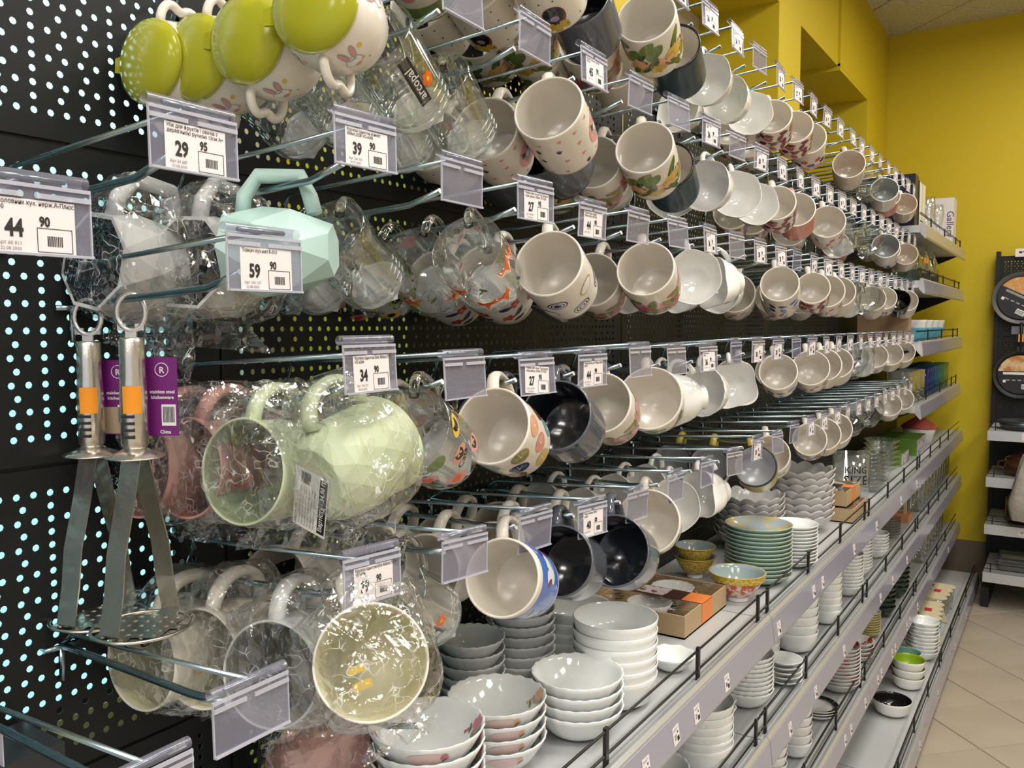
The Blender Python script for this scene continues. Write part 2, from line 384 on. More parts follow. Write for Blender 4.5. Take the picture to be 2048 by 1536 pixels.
# ================================================================== SHELVES
XF = .31
RAILTAG = []
def rail_label(p, kind):
    """one shelf-edge ticket lying flat in local y-z, text reading along +y"""
    m = MB(); m.box((0, 0, 0), (.0006, .022, .026), PAPER)
    def put(s, y, z, size, sx, bold):
        v, f = text(s, size, sx, bold); m.add([(.0009, y + a, z + b_) for a, b_ in v], f, INK)
    a, c = kind
    put(a, .004, .008, .0095, .7, .0002); put(c, .0135, .0145, .005, .75, .0002)
    for i in range(7): m.box((.0006, .0125 + i * .0011, .003), (.0009, .0125 + i * .0011 + .0006, .010), INK)
    m.box((.0006, .002, .0225), (.0008, .018, .0232), INKG); m.box((.0006, .002, .0205), (.0008, .014, .0212), INKG)
    return m
LAB = {k: rail_label(0, k).mesh('price_label') for k in (('21', '90'), ('27', '90'), ('38', '90'), ('34', '90'), ('47', '50'))}
def shelf(label, x1, y0, y1, z, x0=.0, fence=True, labels=(), tilt=0, thick=.028, railh=.05, posts=None):
    s = empty('shelf', label, 'shelf', T(0, y0, z)); L = y1 - y0
    ob('shelf_plate', MB().box((x0 + .002, .002, -thick), (x1 - .004, L - .002, 0), SHELF), s)
    rl = MB()
    pr = [(x1 - .004, -.002), (x1, .008), (x1 + .006, .009), (x1 + .011, .004), (x1 + .017, -railh), (x1 + .013, -railh - .002), (x1 - .004, -.032)]
    rl.add([(x, y, zz) for y in (.001, L - .001) for x, zz in pr], [list(range(7)), list(range(13, 6, -1))] + [(i, 7 + i, 7 + (i + 1) % 7, (i + 1) % 7) for i in range(7)], RAILM)
    r = ob('price_rail', rl, s)
    st = MB(); a = Vector((x1 + .0125, 0, .000)); c = Vector((x1 + .0182, 0, -railh + .004))
    st.add([(a.x, .002, a.z), (a.x, L - .002, a.z), (c.x, L - .002, c.z), (c.x, .002, c.z), (a.x - .002, .002, a.z), (a.x - .002, L - .002, a.z), (c.x - .002, L - .002, c.z), (c.x - .002, .002, c.z)],
           [(0, 3, 2, 1), (4, 5, 6, 7), (0, 1, 5, 4), (3, 7, 6, 2), (0, 4, 7, 3), (1, 2, 6, 5)], RAILP)
    ob('rail_strip', st, r)
    mx0 = Matrix.Rotation(-math.atan2(.0057, railh - .004), 4, 'Y')
    for yy, kd, tw in labels:
        ob('price_label', LAB[kd], s, T(x1 + .0178, yy - y0, -railh + .006 + .004) @ mx0 @ Matrix.Rotation(R(tw), 4, 'X'))
    if fence:
        g = MB()
        for zz in (.016, .048): g.tube([(x1 - .006, .004, zz), (x1 - .006, L - .004, zz)], .0019, WIREB, 6)
        g.tube([(x1 - .0095, .004, .045), (x1 - .0095, L - .004, .045)], .0015, WIREB, 6)
        ob('wire_guard', g, s)
        pm = MB().box((-.0025, -.004, 0), (.0025, .004, .053), WIREB).mesh('guard_post')
        for yy in (posts or (.03, .34, .66, .97)):
            if yy < L: ob('guard_post', pm, s, T(x1 - .006, yy, 0))
    return s
L1 = [(.93, ('21', '90'), 3), (1.0, ('21', '90'), 0), (1.105, ('27', '90'), 6), (1.185, ('21', '90'), 1), (1.32, ('38', '90'), 0), (1.62, ('21', '90'), 0), (1.89, ('38', '90'), 2), (1.97, ('21', '90'), 0), (2.31, ('27', '90'), 0), (2.62, ('38', '90'), 0), (3.05, ('21', '90'), 0), (3.4, ('34', '90'), 0)]
bays = [(-.404, .596), (.596, 1.596), (1.596, 2.596), (2.596, 3.596), (3.596, 5.03)]
bn = ['nearest bay', 'bay under the near mugs', 'second bay along the aisle', 'third bay along the aisle', 'far bay by the yellow wall']
for lev, (z, nm, x1) in enumerate(((.855, 'upper bowl shelf with black wire guard', XF), (.612, 'middle bowl shelf with black wire guard', XF), (.358, 'lower bowl shelf with black wire guard', XF), (.095, 'deep bottom shelf just above the floor', .408))):
    for i, (a, b_) in enumerate(bays):
        if lev == 0: lb = [q for q in L1 if a < q[0] < b_ - .03]
        elif lev == 1: lb = [(a + .12, ('47', '50'), 0), (a + .33, ('27', '90'), 0), (a + .62, ('21', '90'), 0)] if i in (1, 2, 3) else []
        elif lev == 2: lb = [(a + t, ('34', '90'), 2) for t in (.11, .17, .36, .42, .66, .73, .92)] if i in (1, 2, 3) else [(a + .9, ('21', '90'), 0)]
        else: lb = [(a + .3, ('21', '90'), 0), (a + .75, ('38', '90'), 0)]
        shelf('grey steel %s, %s' % (nm, bn[i]), x1, a, b_, z, labels=lb)
for k, (z, nm) in enumerate(((1.80, 'topmost shelf holding navy and white boxes by the corner'), (1.588, 'shelf of glass jugs below the boxed sets'), (1.345, 'shelf of blue and white bowls at eye level'), (1.10, 'shelf of blue and green tumblers'))):
    s = shelf('grey steel ' + nm, .292, 3.596, 5.03, z, posts=(.3, .75, 1.2, 1.40))
    pr = [(0, -.02), (.0, -.13), (.05, -.12), (.27, -.03), (.27, -.02)]
    for yy in (.012, 1.41):
        bk = MB().add([(x, y, zz) for y in (yy, yy + .006) for x, zz in pr], [list(range(5)), list(range(9, 4, -1))] + [(i, 5 + i, 5 + (i + 1) % 5, (i + 1) % 5) for i in range(5)], WIREB)
        ob('bracket', bk, s)

# ================================================================== HOOKS AND TAGS
ROWS = {'A': 1.950, 'B': 1.768, 'C': 1.5894, 'D': 1.3967, 'E': 1.2128}
RNAME = {'A': 'topmost hook row', 'B': 'second hook row from the top', 'C': 'third hook row from the top', 'D': 'fourth hook row from the top', 'E': 'lowest full hook row'}
NEAR = {0: 'nearest'}
DZ = {('E', 0): .011, ('E', 1): -.003, ('E', 2): -.005, ('E', 3): -.018, ('E', 4): -.025, ('E', 5): -.022, ('E', 6): -.02, ('E', 7): -.022, ('E', 8): -.013, ('E', 9): -.017,
      ('D', 0): .0125, ('D', 2): -.009, ('D', 3): -.008, ('D', 4): -.003, ('D', 5): -.007, ('D', 6): -.008, ('C', 0): .012, ('C', 1): -.002, ('C', 2): -.005, ('C', 3): -.012, ('C', 4): -.007, ('C', 5): -.005}
def rz_(row, k, tagged=False):
    if k == 0 and not tagged: return ROWS[row] + (.004 if row == 'C' else 0)
    return ROWS[row] + DZ.get((row, k), -.011 if row == 'E' else -.003)
def hy(row, k): return .545 + (.1355 if row == 'A' else .138) * k
def wz(row, x):
    if row == 'E': return -.029 if x < .2 else -.029 + (x - .2) / .043 * .004
    return -.053 + .0110 * min(x, .203) / .203 + (max(0, x - .203) / .04 * .011)
def hook_mesh(row):
    p = MB(); pts = [(.004, 0, wz(row, 0))] + [(x, 0, wz(row, x)) for x in (.05, .1, .15, .195, .203, .211, .243)]
    p.tube(pts, .0033, STEEL, 8)
    p.tube([(.243, 0, wz(row, .243)), (.2435, 0, wz(row, .243) + .0002)], .0031, P('white'), 8)
    t = MB(); zb = wz(row, 0)
    t.tube([(.004, 0, zb + .001), (.018, 0, -.020), (.021, 0, -.0165), (.028, 0, -.015), (.268, 0, -.001)], .0024, STEEL, 6)
    t.tube([(.268, -.022, -.001), (.268, .022, -.001)], .0019, STEEL, 6)
    b = MB(); b.tube([(.003, -.016, zb - .002), (.003, .016, zb - .002)], .0028, STEEL, 8)
    b.tube([(.003, 0, zb - .002), (.003, 0, zb - .034)], .003, STEEL, 8)
    for s in (-.013, .013): b.tube([(.003, s, zb - .002), (-.006, s, zb - .002)], .0022, STEEL, 6)
    return p.mesh('product_arm'), t.mesh('tag_arm'), b.mesh('back_plate')
HM = {r: hook_mesh(r) for r in ('C', 'E')}
def hook(y, zt, label, row='C', group=None, tagarm=True):
    h = empty('peg_hook', label, 'hook', T(0, y, zt), group)
    a, t, b = HM['E' if row == 'E' else 'C']
    ob('product_arm', a, h); ob('back_plate', b, h)
    if tagarm: ob('tag_arm', t, h)
    return h
# price tag: origin on the tag arm's end bar, hanging in the y-z plane, facing +x
def c_tube(r, n=10, a0=-60, a1=250): return [(r * math.cos(R(a0 + (a1 - a0) * i / n)), r * math.sin(R(a0 + (a1 - a0) * i / n))) for i in range(n + 1)]
def tag_meshes(w=.070, h=.046):
    s = MB(); hw = w / 2
    s.add([(.0042, -hw, -.004), (.0042, hw, -.004), (.0042, hw, -h), (.0042, -hw, -h), (.0034, -hw, -.004), (.0034, hw, -.004), (.0034, hw, -h), (.0034, -hw, -h)],
          [(0, 3, 2, 1), (4, 5, 6, 7), (0, 4, 7, 3), (1, 2, 6, 5)], PVC)
    c = MB(); prof = c_tube(.0043)
    n = len(prof)
    c.add([(x, y, z) for y in (-hw, hw) for x, z in prof], [(i, n + i, n + i + 1, i + 1) for i in range(n - 1)], PVC, True)
    c.box((.0030, -hw, -.0065), (.0054, hw, -.0042), PVCE)
    c.box((.0042, -hw, -.0125), (.0058, -.006, -.0095), PVCE); c.box((.0042, .002, -.0125), (.0058, hw, -.0095), PVCE)
    l = MB(); l.box((.0030, -hw, -h), (.0064, hw, -h + .0016), PVCE)
    for sy in (-1, 1): l.box((.0030, sy * hw - .0005, -h), (.0046, sy * hw + .0005, -.004), PVCE)
    return s.mesh('sleeve'), c.mesh('clip'), l.mesh('sleeve_edge')
TM = tag_meshes()
CARDM = MB().box((.0044, -.024, -.0445), (.0048, .0245, -.0135), PAPER).mesh('card')
PRINTS = {}
def tag_print(lines, a, c, art, date):
    key = (lines, a, c)
    if key in PRINTS: return PRINTS[key]
    m = MB()
    def put(s, y, z, size, sx=1, bold=0, mt=INK):
        v, f = text(s, size, sx, bold); m.add([(.0051, y + p, z + q) for p, q in v], f, mt)
    for i, ln in enumerate(lines): put(ln, -.0225, -.0168 - i * .0034, .0038, .86, .00003)
    put(a, -.0165, -.0352, .0138, .74, .0005); put(c, .0030, -.0285, .0080, .78, .0003)
    if art: put(art, -.021, -.0402, .0030, .95, 0, INKG); put(date, -.0195, -.0434, .0028, .95, 0, INKG)
    z0, z1, y0, y1 = -.0437, -.0298, .0015, .0225
    for bx in ((y0, z0, y1, z0 + .00035), (y0, z1, y1, z1 + .00035), (y0, z0, y0 + .00035, z1), (y1 - .00035, z0, y1, z1)):
        m.box((.0048, bx[0], bx[1]), (.0050, bx[2], bx[3]), INK)
    rr = random.Random(a + c); y = .0075
    while y < .0165:
        wdt = rr.choice((.00035, .0006, .0008)); m.box((.0048, y, -.0400), (.0050, y + wdt, -.0340), INK); y += wdt + rr.choice((.0004, .0006))
    PRINTS[key] = m.mesh('print'); return PRINTS[key]
def price_tag(y, zt, label, prt=None, swing=0, yaw=0, roll=0, group=None, cardroll=0):
    mx = T(.268, y, zt - .001) @ RZ(R(yaw)) @ Matrix.Rotation(R(swing), 4, 'Y') @ Matrix.Rotation(R(roll), 4, 'X')
    t = empty('price_tag', label, 'price tag', mx, group)
    ob('sleeve', TM[0], t); ob('clip', TM[1], t); ob('sleeve_edge', TM[2], t)
    if prt:
        c = ob('card', CARDM, t, Matrix.Rotation(R(cardroll), 4, 'X')); ob('print', tag_print(*prt), c)
    return t
N = lambda *l: tuple(l)
BIG = {('C', 0): (N('Кружка однотон.асимет.', '300мл,2528 VO-6305'), '39', '90', 'Арт.106 722', '30.07.2020'),
       ('D', 0): (N('Кружка однотон.біла 450мл,7703', 'VO-6304'), '34', '90', 'Арт 106 721', '30.07.2020'),
       ('E', 0): (N('Кружка однотон.біла 460мл,7519', 'VO-6306'), '39', '90', 'Арт 106 772', '30.07.2020'),
       ('C', 2): (N('Чашка сніп Green Top Secepna', 'чорн декор, 350мл, 07/1520'), '27', '95', 'Арт.108 877', '21.08.2020'),
       ('C', 3): (N('Чашка прям керам.', '320мл квітка 01/2024'), '44', '90', 'Арт.1 780', ''),
       ('B', 3): (N('Кружка керам. квітка', '310мл'), '45', '90', 'Арт 99 131', ''),
       ('D', 2): (N('Чашка сніп Green Top Secepna', 'чорн декор, 350мл, 07/1520'), '27', '95', 'Арт.108 877', '21.08.2020'),
       ('D', 3): (N('Чашка Яскін квіт Півон 350мл', '00710'), '44', '90', 'Арт.102 514', '21.08.2020'),
       ('E', 3): (N('Чашка керам 320мл', 'графіт'), '40', '00', 'Арт 98 754', '')}
SM = [('27', '90'), ('36', '90'), ('34', '90'), ('38', '90'), ('28', '90')]
def small(k): return (N('Чашка керам.', '300мл'), *SM[k % 5], 'Арт 101 5%d0' % (k % 9), '')
blank = {('C', 1), ('C', 4), ('C', 5), ('C', 7), ('D', 1), ('D', 4), ('D', 5), ('D', 7), ('E', 1), ('E', 2), ('E', 4), ('E', 5), ('E', 6), ('E', 7), ('E', 9), ('E', 10),
         ('B', 1), ('B', 2), ('B', 4), ('B', 5), ('B', 7), ('A', 8), ('A', 1), ('C', 10), ('D', 10)}
SHORT = {'A': 'topmost row', 'B': 'second row', 'C': 'third row', 'D': 'fourth row', 'E': 'lowest row'}
NK = {'A': 23, 'B': 23, 'C': 23, 'D': 23, 'E': 23}
for row in 'ABCDE':
    for k in range(NK[row]):
        if row == 'A' and k < 2: continue
        y = hy(row, k); nth = ORD[k] + ' from the near end'
        hook(y, rz_(row, k), 'chromed double-wire hook, %s, %s' % (nth, RNAME[row]), row if k else 'C')
        rr = random.Random(row + str(k)); prt = BIG.get((row, k)) or (None if (row, k) in blank else small(k))
        what = 'card reading %s %s' % (prt[1], prt[2]) if prt else 'no card'
        price_tag(y + (rr.uniform(-.004, .004) if k > 3 else 0), rz_(row, k, True), 'price sleeve with %s, %s, %s' % (what, ORD[k] + ' from near end', SHORT[row]), prt,
                  swing=rr.uniform(-6, 4) if row != 'E' else rr.uniform(-4, 3), yaw=rr.uniform(-4, 4), roll=(-3 if row == 'E' else 0),
                  cardroll=-5 if (row, k) == ('D', 2) else 0)
LEFT = [(.374, 1.572, 'empty chromed hook under the 29 95 fruit knife price sleeve', 'clear price sleeve for the fruit knife, over the lime lidded soup cups', (N('Ніж для фруктів і овочів з', "дерев'яною ручкою 13см А+"), '29', '95', 'Арт.34 687', '22.08.2020')),
        (.433, 1.493, 'chromed hook carrying the two potato mashers', 'clear price sleeve for the potato mashers, before the mint mug', (N('Товкач кух.мет.R-313',), '59', '90', 'Арт 105 137', '22.08.2020')),
        (.262, 1.509, 'chromed hook at the left edge behind the 44 90 ladle sleeve', 'clear price sleeve for the ladle, cut by the left picture edge', (N('Ополовник кух. нерж.А-Плюс', '-430'), '44', '90', 'Арт 60 011', '22.08.2020')),
        (.410, 1.153, 'empty chromed hook with a blank sleeve below the mashers', 'blank clear price sleeve below the potato mashers', None),
        (.322, 1.127, 'lowest chromed hook in the near left corner', 'clear price sleeve lowest in the near left corner', (N('Щипці кух.',), '19', '90', 'Арт 60 020', '22.08.2020'))]
for y, zt, lab, pr, prt in LEFT:
    row = 'E' if zt < 1.2 else 'C'
    hook(y, zt, lab, row)
    price_tag(y, zt, pr, prt, swing=-1)
hook(.640, 1.046, 'chromed hook low down holding the pink faceted mug', 'C', tagarm=False)

# ================================================================== MUGS
def mug_prof(R0=.044, H=.092, rb=None, belly=0, t=.0032, foot=.002, corner=.006, n=5):
    rb = rb if rb is not None else R0 - .002
    o = [(rb - .012, .0015, 0), (rb - .011, 0, 0), (rb - corner * .6, 0, 0), (rb - corner * .15, corner * .35, 0)]
    for i in range(n + 1):
        u = i / n; z = corner + (H - .003 - corner) * u
        o.append((rb + (R0 - rb) * u + belly * math.sin(PI * u), z, 0))
    o += [(R0 - .0003, H - .001, 1), (R0 - t * .5, H, 1), (R0 - t + .0003, H - .001, 2)]
    for i in range(n, -1, -1):
        u = i / n; z = corner + (H - .003 - corner) * u
        o.append((rb - t + (R0 - rb) * u + belly * math.sin(PI * u), max(z, corner + .001), 2))
    o += [(rb - t - .003, corner - .0012, 2), (0, corner - .0016, 2)]
    return o
def outer_r(prof):
    pts = []
    for p in prof[2:]:
        if len(pts) and p[1] < pts[-1][1] - 1e-6: break
        pts.append((p[0], p[1]))
    def f(z):
        for (r0, z0), (r1, z1) in zip(pts, pts[1:]):
            if z0 <= z <= z1 and z1 > z0: return r0 + (r1 - r0) * (z - z0) / (z1 - z0)
        return pts[-1][0]
    return f
def handle(Rw, hz, hh=.031, out=.027, r=.0052, flat=1.5, mt=None, n=16, pw=2.6):
    pts = []
    for i in range(n + 1):
        a = -PI / 2 + PI * i / n; c, s_ = math.cos(a), math.sin(a)
        pts.append((Rw - .003 + (out + .003) * abs(c) ** (2 / pw), 0, hz + hh * math.copysign(abs(s_) ** (2 / pw), s_)))
    return MB().tube(pts, r, mt, 8, flat, up=None)
# decals: star-shaped outlines laid on a lathe's outside --------------------
class Decal:
    def __init__(s, rf, R0, base=.00018): s.m = MB(); s.rf = rf; s.R = R0; s.k = 0; s.b = base
    def map(s, u, z, lift): 
        r = s.rf(z) + lift; th = u / s.R; return (r * math.cos(th), r * math.sin(th), z)
    def star(s, cu, cz, poly, mt, rings=3):
        s.k += 1; lift = s.b + .00004 * (s.k % 9); n = len(poly); vs = [s.map(cu, cz, lift)]; fs = []
        for q in range(1, rings + 1):
            for x, z in poly: vs.append(s.map(cu + x * q / rings, cz + z * q / rings, lift))
        for i in range(n):
            j = (i + 1) % n; fs.append((0, 1 + i, 1 + j))
            for q in range(rings - 1): fs.append((1 + q * n + i, 1 + (q + 1) * n + i, 1 + (q + 1) * n + j, 1 + q * n + j))
        s.m.add(vs, fs, mt, True); return s
    def ell(s, u, z, a, b, rot=0, mt=None, n=12, rings=2):
        c, d_ = math.cos(R(rot)), math.sin(R(rot))
        return s.star(u, z, [(a * math.cos(t) * c - b * math.sin(t) * d_, a * math.cos(t) * d_ + b * math.sin(t) * c) for t in [2 * PI * i / n for i in range(n)]], mt, rings)
    def poly(s, u, z, pts, sc, rot, mt):
        c, d_ = math.cos(R(rot)), math.sin(R(rot)); return s.star(u, z, [(sc * (x * c - y * d_), sc * (x * d_ + y * c)) for x, y in pts], mt)
    def leaf(s, u, z, L, w, rot, mt): return s.poly(u, z, [(L * math.cos(t), w * math.sin(t) * abs(math.sin(t)) ** .3) for t in [2 * PI * i / 14 for i in range(14)]], 1, rot, mt)
    def flower(s, u, z, r, np_, mt, core, rot=0):
        for i in range(np_):
            a = rot + 360 * i / np_; s.ell(u + r * .55 * math.cos(R(a)), z + r * .55 * math.sin(R(a)), r * .5, r * .36, a, mt, 9, 2)
        return s.ell(u, z, r * .3, r * .3, 0, core, 8, 1)
    def word(s, txt, u, z, size, rot, mt):
        v, f = text(txt, size, 1, .0002, 'CENTER'); c, d_ = math.cos(R(rot)), math.sin(R(rot))
        s.m.add([s.map(u + x * c - y * d_, z + x * d_ + y * c, .0006) for x, y in v], f, mt); return s
FOX = [(-1, .9), (-.55, .35), (0, .45), (.55, .35), (1, .9), (.95, 0), (0, -1), (-.95, 0)]
CAT = [(-.8, .95), (-.45, .55), (.45, .55), (.8, .95), (.95, .1), (.6, -.7), (0, -.9), (-.6, -.7), (-.95, .1)]
HEART = [(0, .35), (.35, .75), (.8, .6), (.85, .1), (0, -.8), (-.85, .1), (-.8, .6), (-.35, .75)]
def art(kind, rf, R0, H):
    d_ = Decal(rf, R0); rr = random.Random(kind); C_ = 2 * PI * R0
    us = lambda n, o=0: [C_ * (i + .5 + o) / n for i in range(n)]
    if kind in ('leaf', 'peony'):
        fl = ('yellow', 'peach', 'mustard') if kind == 'leaf' else ('rose', 'hot', 'pink')
        lf = ('dkgreen', 'green', 'leaf') if kind == 'leaf' else ('green', 'leaf', 'olive')
        for u in us(9):
            for q in range(5): d_.leaf(u + rr.uniform(-.012, .012), H * rr.uniform(.18, .82 if kind == 'leaf' else .6), rr.uniform(.013, .021), rr.uniform(.005, .0085), rr.uniform(0, 180), P(rr.choice(lf)))
            z = H * rr.uniform(.28, .55); c = rr.choice(fl)
            for q in range(9): 
                a = 40 * q; rq = .009 if kind == 'leaf' else .011; d_.ell(u + rq * math.cos(R(a)), z + rq * math.sin(R(a)), rq, .0062, a, P(rr.choice(fl)), 8, 2)
            d_.ell(u, z, .005, .005, 0, P(c), 8, 1)
            if kind == 'leaf':
                z2 = H * rr.uniform(.35, .7)
                for q in range(6): d_.ell(u + .018 + .005 * math.cos(q), z2 + .005 * math.sin(q), .003, .0022, 60 * q, P(rr.choice(('salmon', 'brown', 'peach'))), 7, 1)
    elif kind == 'paw':
        for i, u in enumerate(us(11)):
            for z in (.18, .42, .66, .86):
                uu = u + rr.uniform(-.006, .006); zz = H * (z + rr.uniform(-.05, .05)) - .004
                if rr.random() < .45:
                    d_.ell(uu, zz, .0026, .0021, 0, P('black'), 8, 1)
                    for a in (35, 75, 110, 150): d_.ell(uu + .0037 * math.cos(R(a)), zz + .0037 * math.sin(R(a)), .0010, .0013, 0, P('black'), 6, 1)
                else: d_.poly(uu, zz, HEART, .0036, rr.uniform(-25, 25), P('pink'))
        for u in (C_ * .27, C_ * .73):
            d_.ell(u, H * .42, .019, .022, 0, P('pink'), 20, 4); d_.poly(u, H * .46, CAT, .013, 0, P('black')); d_.ell(u, H * .38, .009, .012, 0, P('grey'), 12, 3)
            d_.ell(u, H * .43, .005, .004, 0, P('white'), 8, 1); d_.ell(u, H * .44, .003, .002, 0, P('black'), 8, 1)
    elif kind == 'dog':
        for i, u in enumerate(us(12)):
            for z in (.15, .4, .65, .88): d_.ell(u + rr.uniform(-.007, .007), H * z, .0013, .0013, 0, P('black'), 6, 1)
        dots = d_.m; dots.extra = []
        for u in (C_ * .12, C_ * .5, C_ * .86):
            d_.m = MB(); dots.extra.append(d_.m); d_.ell(u, H * .35, .016, .019, 0, P('brown'), 16, 4); d_.ell(u, H * .38, .0135, .016, 0, P('black'), 16, 4); d_.ell(u, H * .32, .006, .005, 0, P('lilac'), 10, 2)
            for a in (-50, -90, -130): d_.leaf(u + .016 * math.cos(R(a)), H * .33 + .02 * math.sin(R(a)), .009, .006, a, P('mustard'))
        d_.m = dots
    elif kind == 'fox':
        for i, u in enumerate(us(6)):
            z = H * (.30 if i % 2 else .70)
            for u2, z2 in ((u, z), (u + C_ / 12, H - z)):
                a_ = rr.uniform(-35, 35); d_.poly(u2, z2, FOX, .0128, a_, P('white')); d_.poly(u2, z2 + .0012, FOX, .0116, a_, P('orange'))
            d_.leaf(u + C_ / 10, z - .004, .006, .0022, 40, P('leaf')); d_.leaf(u + C_ / 10 + .003, z - .001, .006, .0022, 120, P('dkgreen'))
            for q in range(14): d_.ell(u + C_ / 10 + rr.uniform(-.009, .009), H * rr.uniform(.45, .9), .0008, .0008, 0, P(rr.choice(('black', 'yellow', 'salmon'))), 6, 1)
    elif kind == 'giraffe':
        for i, u in enumerate(us(5)):
            z = H * (.32 if i % 2 else .68)
            d_.ell(u, z, .009, .0115, 0, P('orange'), 14, 3); d_.ell(u, z - .006, .006, .0055, 0, P('yellow'), 10, 2)
            for s_ in (-1, 1):
                d_.leaf(u + s_ * .012, z + .007, .005, .0025, s_ * 20, P('orange')); d_.ell(u + s_ * .003, z + .0135, .0012, .004, 0, P('brown'), 8, 1); d_.ell(u + s_ * .0045, z + .004, .0025, .003, 0, P('brown'), 8, 1)
            d_.leaf(u + C_ / 10, z - .004, .007, .0025, 40, P('leaf'))
            for q in range(12): d_.ell(u + C_ / 10 + rr.uniform(-.008, .008), H * rr.uniform(.15, .9), .0009, .0009, 0, P(rr.choice(('black', 'yellow', 'green'))), 6, 1)
    elif kind in ('cats', 'pinkcats', 'greencats'):
        pal = {'cats': ('salmon', 'leaf', 'yellow', 'pink'), 'pinkcats': ('salmon', 'pink', 'white', 'salmon'), 'greencats': ('lime', 'leaf', 'olive', 'yellow')}[kind]
        for i, u in enumerate(us(6)):
            for q, z in enumerate((.24, .56, .84)):
                uu = u + (C_ / 12 if q % 2 else 0); c = pal[(i + q) % 4]
                d_.ell(uu, H * z, .0125, .0095, 25 * (q - 1), P(c), 16, 3)
                if (i + q) % 2 == 0:
                    d_.poly(uu, H * z, CAT, .0074, 0, P('black')); 
                    for s_ in (-1, 1): d_.ell(uu + s_ * .0026, H * z + .0012, .0015, .0012, 0, P('white'), 7, 1)
                else: d_.ell(uu, H * z, .007, .0055, 30, P('orange' if kind == 'cats' else 'red' if kind == 'pinkcats' else 'black'), 12, 2)
            d_.word('Cats', u + C_ / 12, H * .40, .012, 20, P('black'))
    elif kind == 'circles':
        for i, u in enumerate(us(6)):
            for q, z in enumerate((.28, .62)):
                c = ('navy', 'mustard', 'salmon', 'navy')[(i + 2 * q) % 4]; a, b_ = .0145, .0105
                for s_, cc in ((1, c), (.84, 'white'), (.7, c), (.54, 'white'), (.4, c), (.22, 'white')): d_.ell(u + q * .02, H * z, a * s_, b_ * s_, 20, P(cc), 18, 3)
    elif kind == 'citrus':
        for i, u in enumerate(us(7)):
            for q, z in enumerate((.2, .5, .82)):
                c = ('peach', 'mustard', 'navy', 'teal', 'salmon', 'olive', 'brown')[(i * 2 + q * 3) % 7]; uu = u + q * .013
                d_.ell(uu, H * z, .0125, .0145, 0, P(c), 18, 4)
                for a in range(0, 360, 45): d_.ell(uu + .006 * math.cos(R(a)), H * z + .007 * math.sin(R(a)), .0042, .0004, a, P('white'), 6, 1)
                d_.ell(uu, H * z, .0015, .002, 0, P('white'), 8, 1)
    elif kind == 'folk':
        for i, u in enumerate(us(6)):
            d_.flower(u, H * .35, .010, 5, P('red'), P('white'), 20 * i); d_.flower(u + .02, H * .68, .009, 5, P('red'), P('yellow'), 30)
            d_.leaf(u + .018, H * .38, .011, .005, 40, P('navy')); d_.leaf(u + .006, H * .72, .010, .005, -30, P('navy')); d_.leaf(u + .012, H * .16, .010, .0045, 10, P('navy')); d_.ell(u + .024, H * .2, .004, .003, 0, P('yellow'), 8, 1)
    elif kind == 'bluedog':
        n = 64
        for i in range(n): 
            u0, u1 = C_ * (.05 + .9 * i / n), C_ * (.05 + .9 * (i + 1) / n); zs = [H * (.12 + .74 * q / 6) for q in range(7)]
            d_.m.add([d_.map(u, z, .00022) for z in zs for u in (u0, u1)], [(2 * q, 2 * q + 1, 2 * q + 3, 2 * q + 2) for q in range(6)], P('blue'), True)
        for i, u in enumerate((C_ * .22, C_ * .5, C_ * .78)):
            d_.ell(u, H * .45, .019, .011, 15, P('white'), 18, 4); d_.ell(u - .012, H * .58, .009, .008, 0, P('white'), 12, 2); d_.leaf(u - .018, H * .56, .009, .004, -60, P('maroon'))
            d_.ell(u + .008, H * .34, .008, .006, 0, P('teal'), 12, 2); d_.leaf(u + .02, H * .62, .009, .003, 40, P('maroon')); d_.ell(u + .022, H * .3, .005, .004, 0, P('red'), 10, 2)
            for q in range(4): d_.poly(u + rr.uniform(-.03, .03), H * rr.uniform(.18, .8), HEART, .003, 0, P('white'))
    elif kind == 'toile':
        for i, u in enumerate(us(10)):
            for z in (.2, .42, .64, .82):
                c = rr.choice(('maroon', 'brown', 'rose', 'maroon'))
                d_.leaf(u + rr.uniform(-.008, .008), H * z, .011, .0065, rr.uniform(0, 180), P(c)); d_.ell(u + rr.uniform(-.01, .01), H * z + .004, .005, .0035, 0, P(c), 8, 1)
    elif kind == 'greytoile':
        for i, u in enumerate(us(9)):
            for z in (.2, .45, .7): d_.leaf(u + rr.uniform(-.008, .008), H * z, .010, .005, rr.uniform(0, 180), P(rr.choice(('grey', 'olive', 'rose', 'grey'))))
    elif kind == 'bluetoile':
        for i, u in enumerate(us(9)):
            for z in (.2, .5): d_.leaf(u + rr.uniform(-.008, .008), H * z, .011, .007, rr.uniform(0, 180), P(rr.choice(('navy', 'blue', 'navy'))))
    elif kind == 'reddots':
        for i, u in enumerate(us(8)):
            d_.flower(u, H * .5, .009, 5, P('red'), P('yellow')); d_.ell(u + .016, H * .3, .010, .008, 0, P('navy'), 10, 2); d_.ell(u, H * .12, .016, .008, 0, P('salmon'), 12, 2)
    elif kind == 'greenband':
        n = 64
        for z0, z1 in ((.04, .36), (.80, .98)):
            for i in range(n):
                zs = [H * (z0 + (z1 - z0) * q / 3) for q in range(4)]
                d_.m.add([d_.map(u, z, .00015) for z in zs for u in (C_ * i / n, C_ * (i + 1) / n)], [(2 * q, 2 * q + 1, 2 * q + 3, 2 * q + 2) for q in range(3)], P('leaf'), True)
        for u in us(3):
            d_.ell(u, H * .58, .010, .008, 0, P('pink'), 12, 2); d_.ell(u - .004, H * .68, .002, .006, 10, P('salmon'), 8, 1); d_.ell(u + .003, H * .68, .002, .006, -10, P('salmon'), 8, 1)
    elif kind == 'script':
        for u in us(3): d_.word('Coffee', u, H * .45, .02, 0, P('black'))
